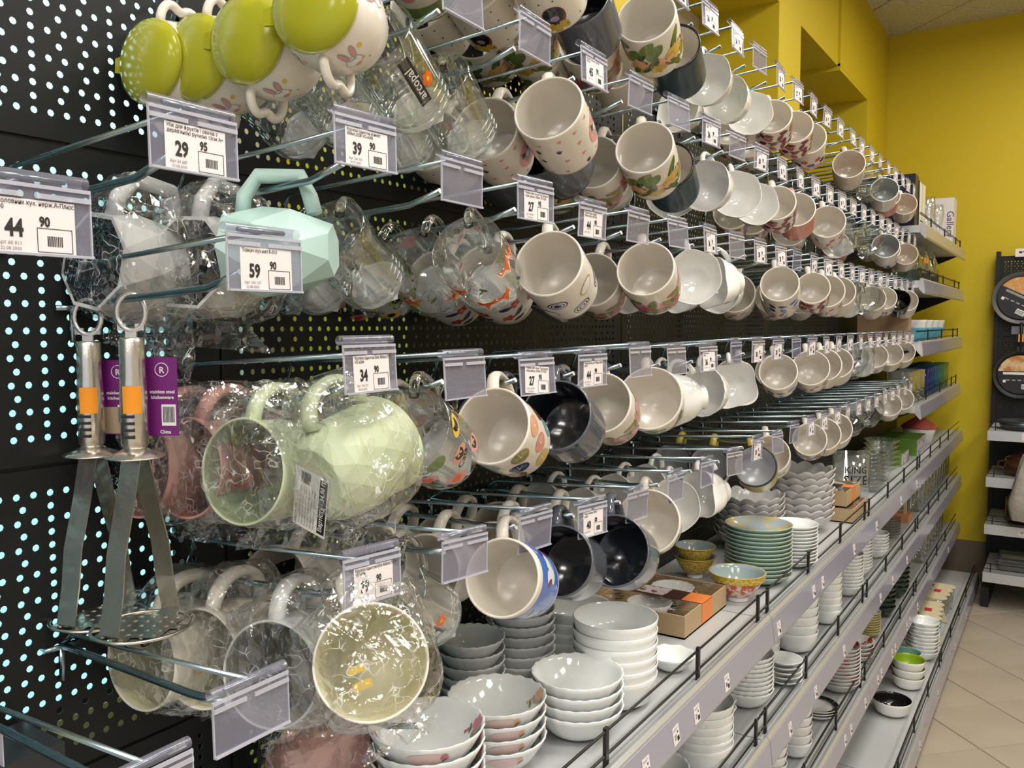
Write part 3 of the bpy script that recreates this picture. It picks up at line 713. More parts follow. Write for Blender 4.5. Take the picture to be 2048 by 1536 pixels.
        for u in us(16): d_.ell(u, H * .85, .003, .0015, 0, P('black'), 6, 1)
    elif kind == 'arco':
        d_.word('arcopal', C_ * .62, H * .56, .013, 90, P('white'))
        zs = [H * (.30 + .56 * q / 6) for q in range(7)]
        d_.m.add([d_.map(u, z, .0003) for z in zs for u in (C_ * .62 - .0105, C_ * .62 + .003)], [(2 * q, 2 * q + 1, 2 * q + 3, 2 * q + 2) for q in range(6)], P('black'), True)
        d_.flower(C_ * .62 + .011, H * .5, .008, 6, P('orange'), P('yellow'))
    return d_.m

PROTO = {}
def proto(kind):
    """parts of a mug: [(name, mesh)], plus the handle's inner contact point (radius, height)"""
    if kind in PROTO: return PROTO[kind]
    parts = []; Rh = .066; hz = .048
    def std(R0, H, mats, rb=None, belly=0, art_=None, hm=None, hh=.030, out=.0275, corner=.007, seg=40, t=.0032, flat=1.5):
        pf = mug_prof(R0, H, rb, belly, t, corner=corner); parts.append(('body', MB().lathe(pf, seg, mats).mesh('body')))
        rf = outer_r(pf); z = H * .5
        parts.append(('handle', handle(rf(z), z, hh, out, .0052, flat, hm or mats[0]).mesh('handle')))
        if art_:
            a = art(art_, rf, R0, H)
            if a.v: parts.append(('print', a.mesh('print')))
            for q in getattr(a, 'extra', []): parts.append(('dog_print', q.mesh('dog_print')))
        return rf(z) + out - .0055, z
    if kind in ('leaf', 'peony', 'paw', 'dog', 'circles', 'citrus', 'folk', 'bluedog', 'greenband', 'plain'):
        Rh, hz = std(.0445, .092, [CER] * 3, .0415, .001, None if kind == 'plain' else kind)
    elif kind == 'bigleaf': Rh, hz = std(.050, .088, [CER] * 3, .036, .004, 'leaf', corner=.014)
    elif kind == 'slate': Rh, hz = std(.046, .090, [SLATE, SLATE, SLATEIN], .045, 0, corner=.012)
    elif kind == 'bigslate': Rh, hz = std(.0505, .096, [SLATE, SLATE, SLATEIN], .0495, 0, corner=.012, out=.034, hh=.034)
    elif kind == 'black': Rh, hz = std(.044, .085, [BLACKIN] * 3, .040, 0)
    elif kind == 'enamel': Rh, hz = std(.044, .082, [MATS['print_grey'] if 0 else MUST, BLACKRIM, ENAMEL], .043, 0, None, MUST, t=.003)
    elif kind == 'enamelblue':
        TB = mat('teal_dark_enamel', (.04, .07, .09), .2); Rh, hz = std(.044, .085, [TB, BLACKRIM, CER], .043, 0, None, TB, t=.003)
    elif kind == 'beige': Rh, hz = std(.0445, .085, [BEIGE, CER, BEIGE], .040, .001)
    elif kind == 'toile': Rh, hz = std(.042, .080, [CER] * 3, .039, 0, 'toile')
    elif kind == 'greytoile': Rh, hz = std(.046, .085, [CER] * 3, .042, .001, 'greytoile')
    elif kind == 'bluetoile': Rh, hz = std(.042, .080, [CER] * 3, .039, 0, 'bluetoile')
    elif kind == 'reddots': Rh, hz = std(.044, .088, [CER] * 3, .040, 0, 'reddots')
    elif kind == 'greyin': Rh, hz = std(.045, .085, [CUP, CUP, GREYIN], .042, 0)
    elif kind == 'pinkmug': Rh, hz = std(.044, .085, [MATS['print_salmon'], CUP, CER], .041, 0)
    elif kind == 'script': Rh, hz = std(.044, .085, [CER] * 3, .042, 0, 'script')
    elif kind in ('glass', 'arco', 'fox', 'giraffe', 'cats', 'pinkcats', 'greencats'):
        R0, H = (.040, .102) if kind in ('glass', 'arco') else (.043, .088)
        pf = mug_prof(R0, H, R0 - .003, 0, .0026, corner=.009, n=6)
        if kind in ('glass', 'arco'):
            def rib(th, i): return (1, 0)
        parts.append(('body', MB().lathe(pf, 40, [THIN] * 3).mesh('body')))
        rf = outer_r(pf); hz = H * .52
        parts.append(('handle', handle(rf(hz), hz, .030, .029, .0052, 1.1, GLASS).mesh('handle'))); Rh = rf(hz) + .0235
        a = art(kind, rf, R0, H)
        if a.v: parts.append(('print', a.mesh('print')))
        lb = MB(); lb.prism([(.031 * math.cos(2 * PI * i / 24) * (1.18 if i in (2, 3, 4, 15) else 1), .031 * math.sin(2 * PI * i / 24) * (1.18 if i in (2, 3, 4, 15) else 1)) for i in range(24)], -.0009, -.0004, P('white'))
        parts.append(('base_sticker', lb.mesh('base_sticker')))
        if kind in ('glass', 'arco'):
            rg = MB()
            for i in range(4): 
                z = H * .10 + i * .008; rg.tube([((rf(z) + .0002) * math.cos(2 * PI * j / 32), (rf(z) + .0002) * math.sin(2 * PI * j / 32), z) for j in range(32)], .0009, THIN, 5, closed=True)
            parts.append(('rib', rg.mesh('rib')))
    elif kind in ('teacup', 'fluted', 'squarecup'):
        o = [(.017, .0025, 0), (.0185, 0, 0), (.0215, 0, 0), (.0205, .006, 0), (.024, .010, 0), (.034, .020, 0), (.0405, .034, 0), (.0435, .048, 0), (.0468, .0605, 0), (.0465, .0615, 0), (.0455, .0605, 0), (.042, .048, 0), (.039, .034, 0), (.0325, .0215, 0), (.022, .0125, 0), (0, .011, 0)]
        def flu(th, i): return (1 + (.018 * abs(math.sin(th * 10)) if 4 < i < 13 else 0), 0)
        def sq(th, i):
            w = min(1, max(0, (i - 4) / 4)) if i < 10 else min(1, max(0, (13 - i) / 4)); c = max(abs(math.cos(th)), abs(math.sin(th))); return (1 + w * .10 * (math.cos(4 * th + PI) ), 0)
        def wav(th, i): return (1 + (.022 * math.cos(th * 6) if 6 < i < 12 else 0), (.0012 * math.cos(th * 6) if 7 < i < 11 else 0))
        parts.append(('body', MB().lathe(o, 60, [CUP], {'fluted': flu, 'squarecup': sq, 'teacup': wav}[kind]).mesh('body')))
        hz = .040; pts = []
        for i in range(19):
            a = R(-78 + 158 * i / 18); pts.append((.036 + .030 * math.cos(a) + (.004 if i > 14 else 0), 0, .038 + .023 * math.sin(a) + .003 * math.cos(a * 2)))
        parts.append(('handle', MB().tube(pts, lambda u: .0036 + .0016 * abs(u - .5) * 2, CUP, 8, 1.1).mesh('handle'))); Rh = .0622; hz = .037
    elif kind == 'goblet':
        o = [(0, .002, 0), (.030, 0, 0), (.031, .002, 0), (.012, .006, 0), (.010, .016, 0), (.020, .026, 0), (.036, .05, 0), (.043, .085, 0), (.046, .115, 0), (.0448, .115, 0), (.0415, .085, 0), (.034, .052, 0), (.018, .031, 0), (0, .027, 0)]
        parts.append(('body', MB().lathe(o, 36, [THIN]).mesh('body'))); hz = .07
        parts.append(('handle', handle(.040, hz, .026, .026, .0045, 1.2, GLASS).mesh('handle'))); Rh = .061
    elif kind in ('mint', 'gempink', 'gemwhite', 'gemsage', 'gemcream', 'gemgrey', 'gemsageback', 'gemwhite2', 'sagesmooth'):
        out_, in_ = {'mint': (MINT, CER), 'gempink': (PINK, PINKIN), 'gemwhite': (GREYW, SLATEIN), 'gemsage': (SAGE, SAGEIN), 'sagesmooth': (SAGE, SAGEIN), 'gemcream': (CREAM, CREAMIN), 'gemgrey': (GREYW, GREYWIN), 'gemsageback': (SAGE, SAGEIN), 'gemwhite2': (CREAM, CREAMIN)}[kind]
        big = kind in ('mint', 'gemwhite'); seg = 6 if kind == 'mint' else 8 if big else 14
        H = .098
        rings = [(.024, 0), (.041, .034), (.0425, .066), (.037, .098)] if kind == 'mint' else [(.026, 0), (.047, .030), (.050, .062), (.046, .098)] if big else [(.032, 0), (.0335, .001), (.0425, .016), (.0465, .034), (.0475, .052), (.0470, .070), (.0472, .086)]
        b = MB(); base = []
        for i, (r, z) in enumerate(rings):
            for j in range(seg):
                th = 2 * PI * (j + (.5 if i % 2 else 0)) / seg
                rr_ = r * (1 + (.0 if big or i < 2 or i > len(rings) - 3 else .012 * math.sin(j * 5.1 + i * 2.3)))
                base.append((rr_ * math.cos(th), rr_ * math.sin(th), z))
        fs = [list(range(seg))[::-1]]
        for i in range(len(rings) - 1):
            for j in range(seg):
                a, a2 = i * seg + j, i * seg + (j + 1) % seg; c, c2 = a + seg, (i + 1) * seg + (j + 1) % seg
                if i % 2 == 0: fs += [(a, a2, c), (a2, c2, c)]
                else: fs += [(a, a2, c2), (a, c2, c)]
        b.add(base, fs, out_, False)
        top = rings[-1][0]; off = (len(rings) - 1) % 2 * .5
        seg2 = seg
        def ring(r, z): return [(r * math.cos(2 * PI * (j + off) / seg2), r * math.sin(2 * PI * (j + off) / seg2), z) for j in range(seg2)]
        rs = [ring(top, H), ring(top - .0035, H), ring(top - .006, H * .5), ring(top - .012, .012)]
        if not big:
            b.lathe([(.0462, .080, 0), (.0478, .088, 0), (.0487, H - .0015, 0), (.0478, H + .0004, 0), (.0462, H - .0012, 1), (.0445, H * .6, 1), (.040, .02, 1), (.034, .0075, 1), (0, .0065, 1)], 48, [out_, in_], cap=False)
        if big: b.add(sum(rs[:2], []), [(j, (j + 1) % seg, seg + (j + 1) % seg, seg + j) for j in range(seg)], out_)
        if big: b.add(sum(rs[1:], []), [(q * seg + j, q * seg + (j + 1) % seg, (q + 1) * seg + (j + 1) % seg, (q + 1) * seg + j) for q in range(2) for j in range(seg)] + [list(range(2 * seg, 3 * seg))], in_, not big)
        parts.append(('body', b.mesh('body'))); hz = H * .52
        if big:
            ro = -.010 if kind == 'mint' else 0
            pts = [(.044 + ro, 0, hz - .034), (.060 + ro, 0, hz - .030), (.079 + ro, 0, hz - .022), (.081 + ro, 0, hz + .018), (.062 + ro, 0, hz + .032), (.042 + ro, 0, hz + .034)]
            parts.append(('handle', MB().tube(pts, .0075, out_, 8, 1.1).mesh('handle'))); Rh = .0725 + ro
        else:
            parts.append(('handle', handle(.046, hz, .034, .031, .0060, 1.5, out_, pw=2.2).mesh('handle'))); Rh = .0705
    if kind in ('enamel', 'enamelblue'):
        H = .082 if kind == 'enamel' else .085
        parts.append(('rim', MB().tube([(.0428 * math.cos(2 * PI * i / 40), .0428 * math.sin(2 * PI * i / 40), H) for i in range(40)], .0021, BLACKRIM, 6, closed=True).mesh('rim')))
    PROTO[kind] = (parts, Rh, hz); return PROTO[kind]

def mug_matrix(kind, y, zw, x, yaw, tilt, swing):
    _, Rh, hz = proto(kind)
    yw, tl = R(yaw), R(tilt)
    a = Vector((math.sin(yw) * math.cos(tl), -math.cos(yw) * math.cos(tl), math.sin(tl)))
    u = (Vector((0, 0, 1)) - a * a.z).normalized(); v = a.cross(u)
    m = Matrix((u, v, a)).transposed().to_4x4()
    m = Matrix.Rotation(R(-swing), 4, 'Y') @ m
    p = m @ Vector((Rh, 0, hz)); m.translation = Vector((x, y, zw + .0032)) - p
    return m
def bag_mesh(seed, H=.1, R0=.05, reach=.085, tail=True):
    rr = random.Random(seed); m = MB(); nu, nv = 40, 26; vs = []
    for i in range(nv + 1):
        la = -PI / 2 + PI * i / nv
        for j in range(nu):
            lo = 2 * PI * j / nu
            cx, cy_, cz = math.cos(la) * math.cos(lo), math.cos(la) * math.sin(lo), math.sin(la)
            p = .55
            sx, sy, sz = [math.copysign(abs(q) ** p, q) for q in (cx, cy_, cz)]
            x = .016 + (reach * .82) * sx if cx > 0 else .016 + (R0 + .018) * sx
            q = Vector((x, (R0 + .004) * sy * (1 if cx < .35 else .45), H * .5 + (H * .5 + .006) * sz))
            nz = noise.noise_vector(q * 38 + Vector((seed, 0, 0))) * .0065 + noise.noise_vector(q * 110 + Vector((0, seed, 0))) * .0022
            vs.append(q + nz)
    fs = [(i * nu + j, i * nu + (j + 1) % nu, (i + 1) * nu + (j + 1) % nu, (i + 1) * nu + j) for i in range(nv) for j in range(nu)]
    m.add(vs, fs, BAG, False)
    if tail:   # gathered loose end of the bag
        n = 12; pts = []
        for i in range(6):
            for j in range(n):
                a = j / (n - 1) - .5; w = .03 + .05 * (i / 5); z = H * .2 + .07 * a
                q = Vector((-R0 * .95 - .028 * i / 5, w * a * .9 + .006 * math.sin(j * 2.1 + i), H * .35 + .05 * a + .004 * math.sin(j * 3 + seed)))
                pts.append(q)
        m.add(pts, [(i * n + j, i * n + j + 1, (i + 1) * n + j + 1, (i + 1) * n + j) for i in range(5) for j in range(n - 1)], BAG, False)
    return m
DESC = {'leaf': 'white mug with green leaves and yellow flowers', 'peony': 'white mug with pink peony flowers', 'paw': 'white mug with paw prints and pink hearts',
        'dog': 'white mug with a black dog and dots', 'circles': 'white mug with navy and mustard rings', 'citrus': 'white mug with citrus slices', 'folk': 'white mug with red and navy folk flowers',
        'bluedog': 'white mug with a blue cartoon band', 'greenband': 'white mug with green bands', 'plain': 'plain cream white mug', 'bigleaf': 'wide cream mug with leaf pattern',
        'slate': 'dark slate grey mug', 'black': 'black mug', 'bigslate': 'large dark slate grey mug', 'enamel': 'mustard enamel mug with black rim', 'enamelblue': 'dark mug with black rim and white inside', 'beige': 'beige mug',
        'toile': 'mug with red brown print', 'greytoile': 'wide mug with grey floral print', 'bluetoile': 'small mug with blue print', 'reddots': 'mug with red flowers and blue spots',
        'greyin': 'white mug with grey inside', 'pinkmug': 'salmon pink mug', 'script': 'cream mug with black script', 'glass': 'clear ribbed glass mug', 'arco': 'clear glass mug with black sticker',
        'fox': 'clear glass mug with orange foxes', 'giraffe': 'clear glass mug with giraffes', 'cats': 'clear glass mug with cats in ovals', 'pinkcats': 'clear glass mug with pink cats',
        'greencats': 'clear glass mug with green cats', 'teacup': 'white porcelain tea cup', 'fluted': 'fluted white tea cup', 'squarecup': 'white tea cup with squared rim', 'goblet': 'clear footed glass cup',
        'mint': 'mint green faceted mug', 'gempink': 'bagged pink faceted mug', 'gemwhite': 'bagged white angular mug', 'gemsage': 'bagged sage green mug', 'sagesmooth': 'bagged sage green mug',
        'gemcream': 'bagged cream mug', 'gemgrey': 'bagged pale grey mug', 'gemsageback': 'bagged sage green mug with labelled base', 'gemwhite2': 'bagged off-white mug'}
POS = ['front', 'second', 'third', 'fourth', 'fifth']
SHORT = {'A': 'topmost row', 'B': 'second row', 'C': 'third row', 'D': 'fourth row', 'E': 'lowest row'}
def put_mug(row, k, i, kind, x, yaw=None, tilt=None, swing=None, dy=0, bag=None):
    cup = kind in ('teacup', 'fluted', 'squarecup')
    if yaw is None: yaw = (17, 14, 11, 8, 8)[i] if not cup else -8
    if tilt is None: tilt = {'glass': 26, 'arco': 26, 'fox': 22, 'giraffe': 22, 'cats': 22, 'pinkcats': 22, 'greencats': 22, 'goblet': 20}.get(kind, 17 if not cup else 6)
    if swing is None: swing = (13, -7, -14, -14, -14)[i]
    y = hy(row, k); parts, Rh, hz = proto(kind)
    mx = mug_matrix(kind, y + dy, rz_(row, k) + wz(row if k else 'C', x), x, yaw, tilt, swing)
    name = 'tea_cup' if cup else 'glass_mug' if kind in ('glass', 'arco', 'fox', 'giraffe', 'cats', 'pinkcats', 'greencats', 'goblet') else 'mug'
    m = empty(name, '%s, %s on %s hook, %s' % (DESC[kind], POS[i], ORD[k], SHORT[row]), 'cup' if cup else 'mug', mx, 'cups hanging on peg hooks')
    for n, me in parts: ob(n, me, m)
    if bag is not None:
        bo = ob('plastic_bag', bag_mesh(bag, R0=.052, reach=.084), m)
    return m
MUGS = [
    ('A', 2, [('greenband', .21), ('greenband', .125)]), ('A', 3, [('dog', .20), ('dog', .125), ('dog', .05)]), ('A', 4, [('slate', .18), ('leaf', .105), ('leaf', .045)]),
    ('A', 5, [('leaf', .22), ('peony', .142), ('leaf', .065)]), ('A', 6, [('enamelblue', .205), ('plain', .12)]), ('A', 7, [('teacup', .214, 0)]), ('A', 8, [('fluted', .206, -8), ('teacup', .13)]), ('A', 9, [('teacup', .195, 20)]),
    ('A', 10, [('toile', .205), ('toile', .13)]), ('A', 11, [('toile', .215), ('greytoile', .13)]), ('A', 12, [('reddots', .21)]), ('A', 15, [('beige', .22)]), ('A', 17, [('goblet', .22)]), ('A', 19, [('greyin', .22)]), ('A', 20, [('pinkmug', .205)]), ('A', 22, [('beige', .22)]),
    ('B', 1, [('arco', .19), ('glass', .12), ('glass', .05)]), ('B', 2, [('glass', .155), ('glass', .085)]), ('B', 3, [('paw', .212), ('paw', .139), ('dog', .06)]), ('B', 4, [('slate', .130, 4), ('slate', .055)]),
    ('B', 5, [('leaf', .213), ('peony', .148), ('leaf', .07)]), ('B', 6, [('enamelblue', .19), ('teacup', .10)]), ('B', 7, [('teacup', .214), ('teacup', .15, 25)]), ('B', 8, [('teacup', .21, 20)]), ('B', 9, [('teacup', .20, 28)]),
    ('B', 10, [('toile', .21), ('toile', .13)]), ('B', 11, [('pinkmug', .215), ('toile', .13)]), ('B', 13, [('greytoile', .22), ('greytoile', .145)]), ('B', 15, [('glass', .20)]), ('B', 17, [('goblet', .22), ('pinkmug', .14)]), ('B', 19, [('greyin', .22)]), ('B', 20, [('bluetoile', .205)]), ('B', 22, [('beige', .22)]),
    ('C', 1, [('glass', .125), ('glass', .07), ('glass', .02)]), ('C', 2, [('fox', .19), ('giraffe', .130), ('greencats', .065), ('pinkcats', .01)]), ('C', 3, [('circles', .212), ('folk', .138), ('folk', .065)]),
    ('C', 4, [('slate', .130, 4), ('plain', .055)]), ('C', 5, [('peony', .216), ('peony', .146), ('toile', .065)]), ('C', 6, [('teacup', .232, 18), ('teacup', .15)]), ('C', 7, [('squarecup', .235, -30), ('teacup', .185, -10)]), ('C', 8, [('teacup', .19)]),
    ('C', 10, [('bluetoile', .22), ('greytoile', .14)]), ('C', 11, [('greytoile', .18)]), ('C', 12, [('toile', .222), ('greytoile', .145)]), ('C', 13, [('greytoile', .222)]), ('C', 14, [('plain', .222), ('plain', .14)]), ('C', 16, [('glass', .19)]), ('C', 17, [('goblet', .22)]), ('C', 18, [('plain', .205)]), ('C', 19, [('bluetoile', .22)]), ('C', 21, [('black', .22)]), ('C', 22, [('plain', .225)]),
    ('D', 1, [('cats', .222), ('glass', .150), ('pinkcats', .07)]), ('D', 2, [('citrus', .222), ('pinkcats', .145), ('folk', .065)]), ('D', 3, [('slate', .222), ('slate', .14)]), ('D', 4, [('peony', .212), ('slate', .13)]), ('D', 5, [('bigleaf', .224), ('enamelblue', .150), ('plain', .07)]),
    ('D', 6, [('teacup', .22, -45)]), ('D', 7, [('fluted', .212, -10), ('teacup', .13)]), ('D', 8, [('squarecup', .212, 15)]), ('D', 10, [('bluetoile', .22), ('greytoile', .14)]), ('D', 12, [('greytoile', .22), ('toile', .145)]), ('D', 13, [('plain', .22)]), ('D', 14, [('plain', .22)]), ('D', 16, [('goblet', .21)]), ('D', 17, [('glass', .21)]), ('D', 18, [('bluetoile', .22)]), ('D', 20, [('plain', .22)]), ('D', 22, [('plain', .22)]),
    ('E', 1, [('arco', .20), ('glass', .13), ('plain', .05)]), ('E', 2, [('bluedog', .234), ('plain', .145), ('plain', .075)]), ('E', 3, [('slate', .225), ('plain', .145), ('plain', .07)]), ('E', 4, [('bigslate', .232), ('plain', .145), ('plain', .07)]), ('E', 5, [('bigleaf', .222), ('teacup', .13), ('teacup', .06)]),
    ('E', 6, [('teacup', .205, 10), ('teacup', .12)]), ('E', 7, [('squarecup', .215, -28), ('teacup', .12)]), ('E', 9, [('enamel', .215), ('enamel', .135), ('enamel', .06)]), ('E', 10, [('script', .205)]), ('E', 12, [('toile', .222)]), ('E', 13, [('plain', .222)]), ('E', 14, [('plain', .222)]), ('E', 16, [('goblet', .21)]), ('E', 18, [('goblet', .21)]), ('E', 20, [('plain', .22)]), ('E', 22, [('plain', .22)])]
for row, k, lst in MUGS:
    for i, it in enumerate(lst): put_mug(row, k, i, it[0], it[1], it[2] if len(it) > 2 else None)
# near, bagged and faceted mugs
put_mug('C', 0, 0, 'mint', .160, -58, 4, 6)
put_mug('C', 0, 1, 'gemwhite', .085, 14, 6, -4, bag=3)
put_mug('C', 0, 2, 'gemwhite', .052, 4, 6, -10, dy=-.06, bag=4)
gb = put_mug('D', 0, 0, 'gemsageback', .222, 180, 14, 8, bag=11)
TIES = [None] * 3
TIES[0] = put_mug('D', 0, 1, 'sagesmooth', .155, 8, 6, 2, bag=12)
put_mug('D', 0, 2, 'gempink', .085, 4, 6, -4, bag=13); put_mug('D', 0, 3, 'gempink', .050, 0, 6, -10, dy=-.02, bag=14)
TIES[1] = put_mug('E', 0, 0, 'gemcream', .240, 44, 3, 27, bag=21); put_mug('E', 0, 1, 'gemgrey', .172, 18, 6, 4, bag=22)
TIES[2] = put_mug('E', 0, 2, 'gemwhite2', .090, 10, 6, -4, bag=23); put_mug('E', 0, 3, 'gemcream', .055, 4, 6, -10, dy=-.03, bag=24)
# white shop label and round sticker on the upturned sage mug's base
lb = MB(); lb.prism([(.021 * math.cos(2 * PI * i / 24), .021 * math.sin(2 * PI * i / 24)) for i in range(24)], -.0009, -.0004, mat('foil_sticker', (.66, .66, .50), .4))
lb.prism([(.004 + .005 * math.cos(2 * PI * i / 12), .008 + .005 * math.sin(2 * PI * i / 12)) for i in range(12)], -.0012, -.0009, P('blue'))
ob('base_sticker', lb, gb)
lab = MB(); LM = RZ(R(118)) @ Matrix.Rotation(PI, 4, 'X')
def lp(x, y, z=.0016): return LM @ Vector((x, y, z + .0025 * max(0, abs(y + .012) - .02)))
lab.add([lp(x, y, z) for z in (.0012, .0016) for x in (-.019, .019) for y in (-.05, -.03, -.01, .012)], [(0, 1, 5, 4), (1, 2, 6, 5), (2, 3, 7, 6), (8, 12, 13, 9), (9, 13, 14, 10), (10, 14, 15, 11)], P('white'))
lab.add([lp(x, y, .0019) for x in (.0095, .018) for y in (-.047, .009)], [(0, 2, 3, 1)], P('black'))
def ltxt(s, x, y, size, mt, bold=0):
    v, f = text(s, size, .95, bold); lab.add([lp(x - q, y + p, .0024) for p, q in v], f, mt)
ltxt('Вартість - 34,90 грн', .0155, -.044, .0068, P('white'), .0001)
for i in range(6): ltxt('Виробник: Китай, кераміка, 450мл', .006 - i * .0033, -.046, .0026, INKG)
ltxt('КРУЖКА БІЛА', -.0145, -.046, .003, INK)
for i in range(9): lab.add([lp(x, y, .0022) for x in (-.012, -.001) for y in (-.002 + i * .0013, -.0013 + i * .0013)], [(0, 2, 3, 1)], INK)
ob('shop_label', lab, gb)
# pink mug low down
pm_ = empty('mug', 'bagged pink faceted mug hanging low behind the floral bowls', 'mug', mug_matrix('gempink', .640, 1.046 + wz('C', .09), .09, 168, 6, 0), 'cups hanging on peg hooks')
for n, me in proto('gempink')[0]: ob(n, me, pm_)
ob('plastic_bag', bag_mesh(31, R0=.052, reach=.084), pm_)
# twist ties closing the bags in the mouths of the mugs
GOLD = mat('gold_tie', (.62, .42, .05), .25, metal=.8); REDT = mat('red_tie', (.30, .02, .02), .4)
for m_, mt_, sq in ((TIES[0], REDT, 0), (TIES[1], GOLD, 1), (TIES[2], GOLD, 0)):
    q = MB()
    if sq:
        q.box((-.004, .006, .100), (.002, .020, .1012), mt_).box((-.018, .004, .102), (-.011, .020, .1032), mt_)
    else: q.tube([(-.002 - .011 * math.sin(PI * i / 10), .012 * math.cos(PI * i / 10), .099) for i in range(11)], .0011, mt_, 6)
    ob('twist_tie', q, m_)

# lime-lidded soup cups ------------------------------------------------------
def soup_cup(i, x, label):
    c = empty('soup_cup', label, 'cup', None, 'soup cups with lime lids')
    o = [(.026, .001, 0), (.030, 0, 0), (.034, .002, 0), (.044, .016, 0), (.052, .040, 0), (.053, .060, 0), (.049, .078, 0), (.043, .090, 0), (.041, .094, 0), (.0395, .093, 0), (.045, .078, 0), (.049, .060, 0), (.048, .040, 0), (.038, .016, 0), (0, .008, 0)]
    b = ob('body', MB().lathe(o, 40, [CER]), c)
    for s in (1, -1):
        pts = []
        for q in range(21):
            u = q / 20; a = -PI / 2 + PI * u
            pts.append((s * (.046 + .028 * math.cos(a) ** .7 * (1 - .28 * math.exp(-((u - .5) / .12) ** 2)) if 0 < q < 20 else s * .046), 0, .052 + .027 * math.sin(a)))
        pts = [(p[0] if isinstance(p[0], float) else p[0], p[1], p[2]) for p in pts]
        ob('handle', MB().tube(pts, .0052, CER, 8), c, RZ(0))
    l = [(0, .104, 0), (.025, .103, 0), (.038, .099, 0), (.0455, .094, 0), (.0475, .090, 0), (.047, .087, 0), (.0435, .088, 0), (.042, .091, 0), (.036, .096, 0), (0, .1005, 0)]
    lid = MB().lathe(l, 40, [LIME]); lid.prism([(-.01, .045), (.01, .045), (.008, .058), (-.008, .058)], .087, .090, LIME)
    ob('lid', lid, c)
    dd = Decal(lambda z: .0535 - .06 * abs(z - .052) ** 1.2 if 1 else 0, .053)
    rf = outer_r(o)
    for u in (.05, .12, .19, .26, .31):
        dd = Decal(rf, .053)
        for q in range(1):
            z = .056
            K = 1.45; dd.ell(u, z, .0068 * K, .0058 * K, 0, P('grey'), 14, 2); dd.ell(u, z, .0062 * K, .0052 * K, 0, P('white'), 14, 2)
            for s in (-1, 1): dd.ell(u + s * .004 * K, z + .009 * K, .0026 * K, .006 * K, -s * 18, P('grey'), 10, 1); dd.ell(u + s * .004 * K, z + .009 * K, .0015 * K, .0048 * K, -s * 18, P('pink'), 10, 1)
            dd.ell(u + .001, z - .007, .004, .0028, 0, P('pink'), 8, 1); dd.ell(u + .009, z - .004, .0022, .0022, 0, P('yellow'), 6, 1)
            for s in (-1, 1): dd.ell(u + s * .002, z + .001, .0005, .0007, 0, P('black'), 6, 1)
            dd.ell(u + .016, z + .012, .003, .003, 0, P('yellow'), 8, 1); dd.ell(u + .014, z - .012, .0012, .0018, 30, P('grey'), 6, 1)
        ob('bunny_print', dd.m, c)
    yw, tl = R((6, 8, 10, 16)[i]), R(2)
    a = Vector((math.sin(yw) * math.cos(tl), -math.cos(yw) * math.cos(tl), math.sin(tl))); u = (Vector((0, 0, 1)) - a * a.z).normalized()
    m = Matrix((u, a.cross(u), a)).transposed().to_4x4(); m = Matrix.Rotation(R((-4, -6, -6, 6)[i]) * -1, 4, 'Y') @ m
    m = m @ Matrix.Scale(.85, 4)
    p = m @ Vector((.062, 0, .052)); m.translation = Vector((x, .545 - (.02, 0, 0, 0)[i], 1.768 + wz('B', x) + .003)) - p
    c.matrix_world = m
for i, x in enumerate((.050, .092, .162, .232)): soup_cup(i, x, 'white soup cup with lime lid and bunny print, %s from the pegboard' % ORD[i])

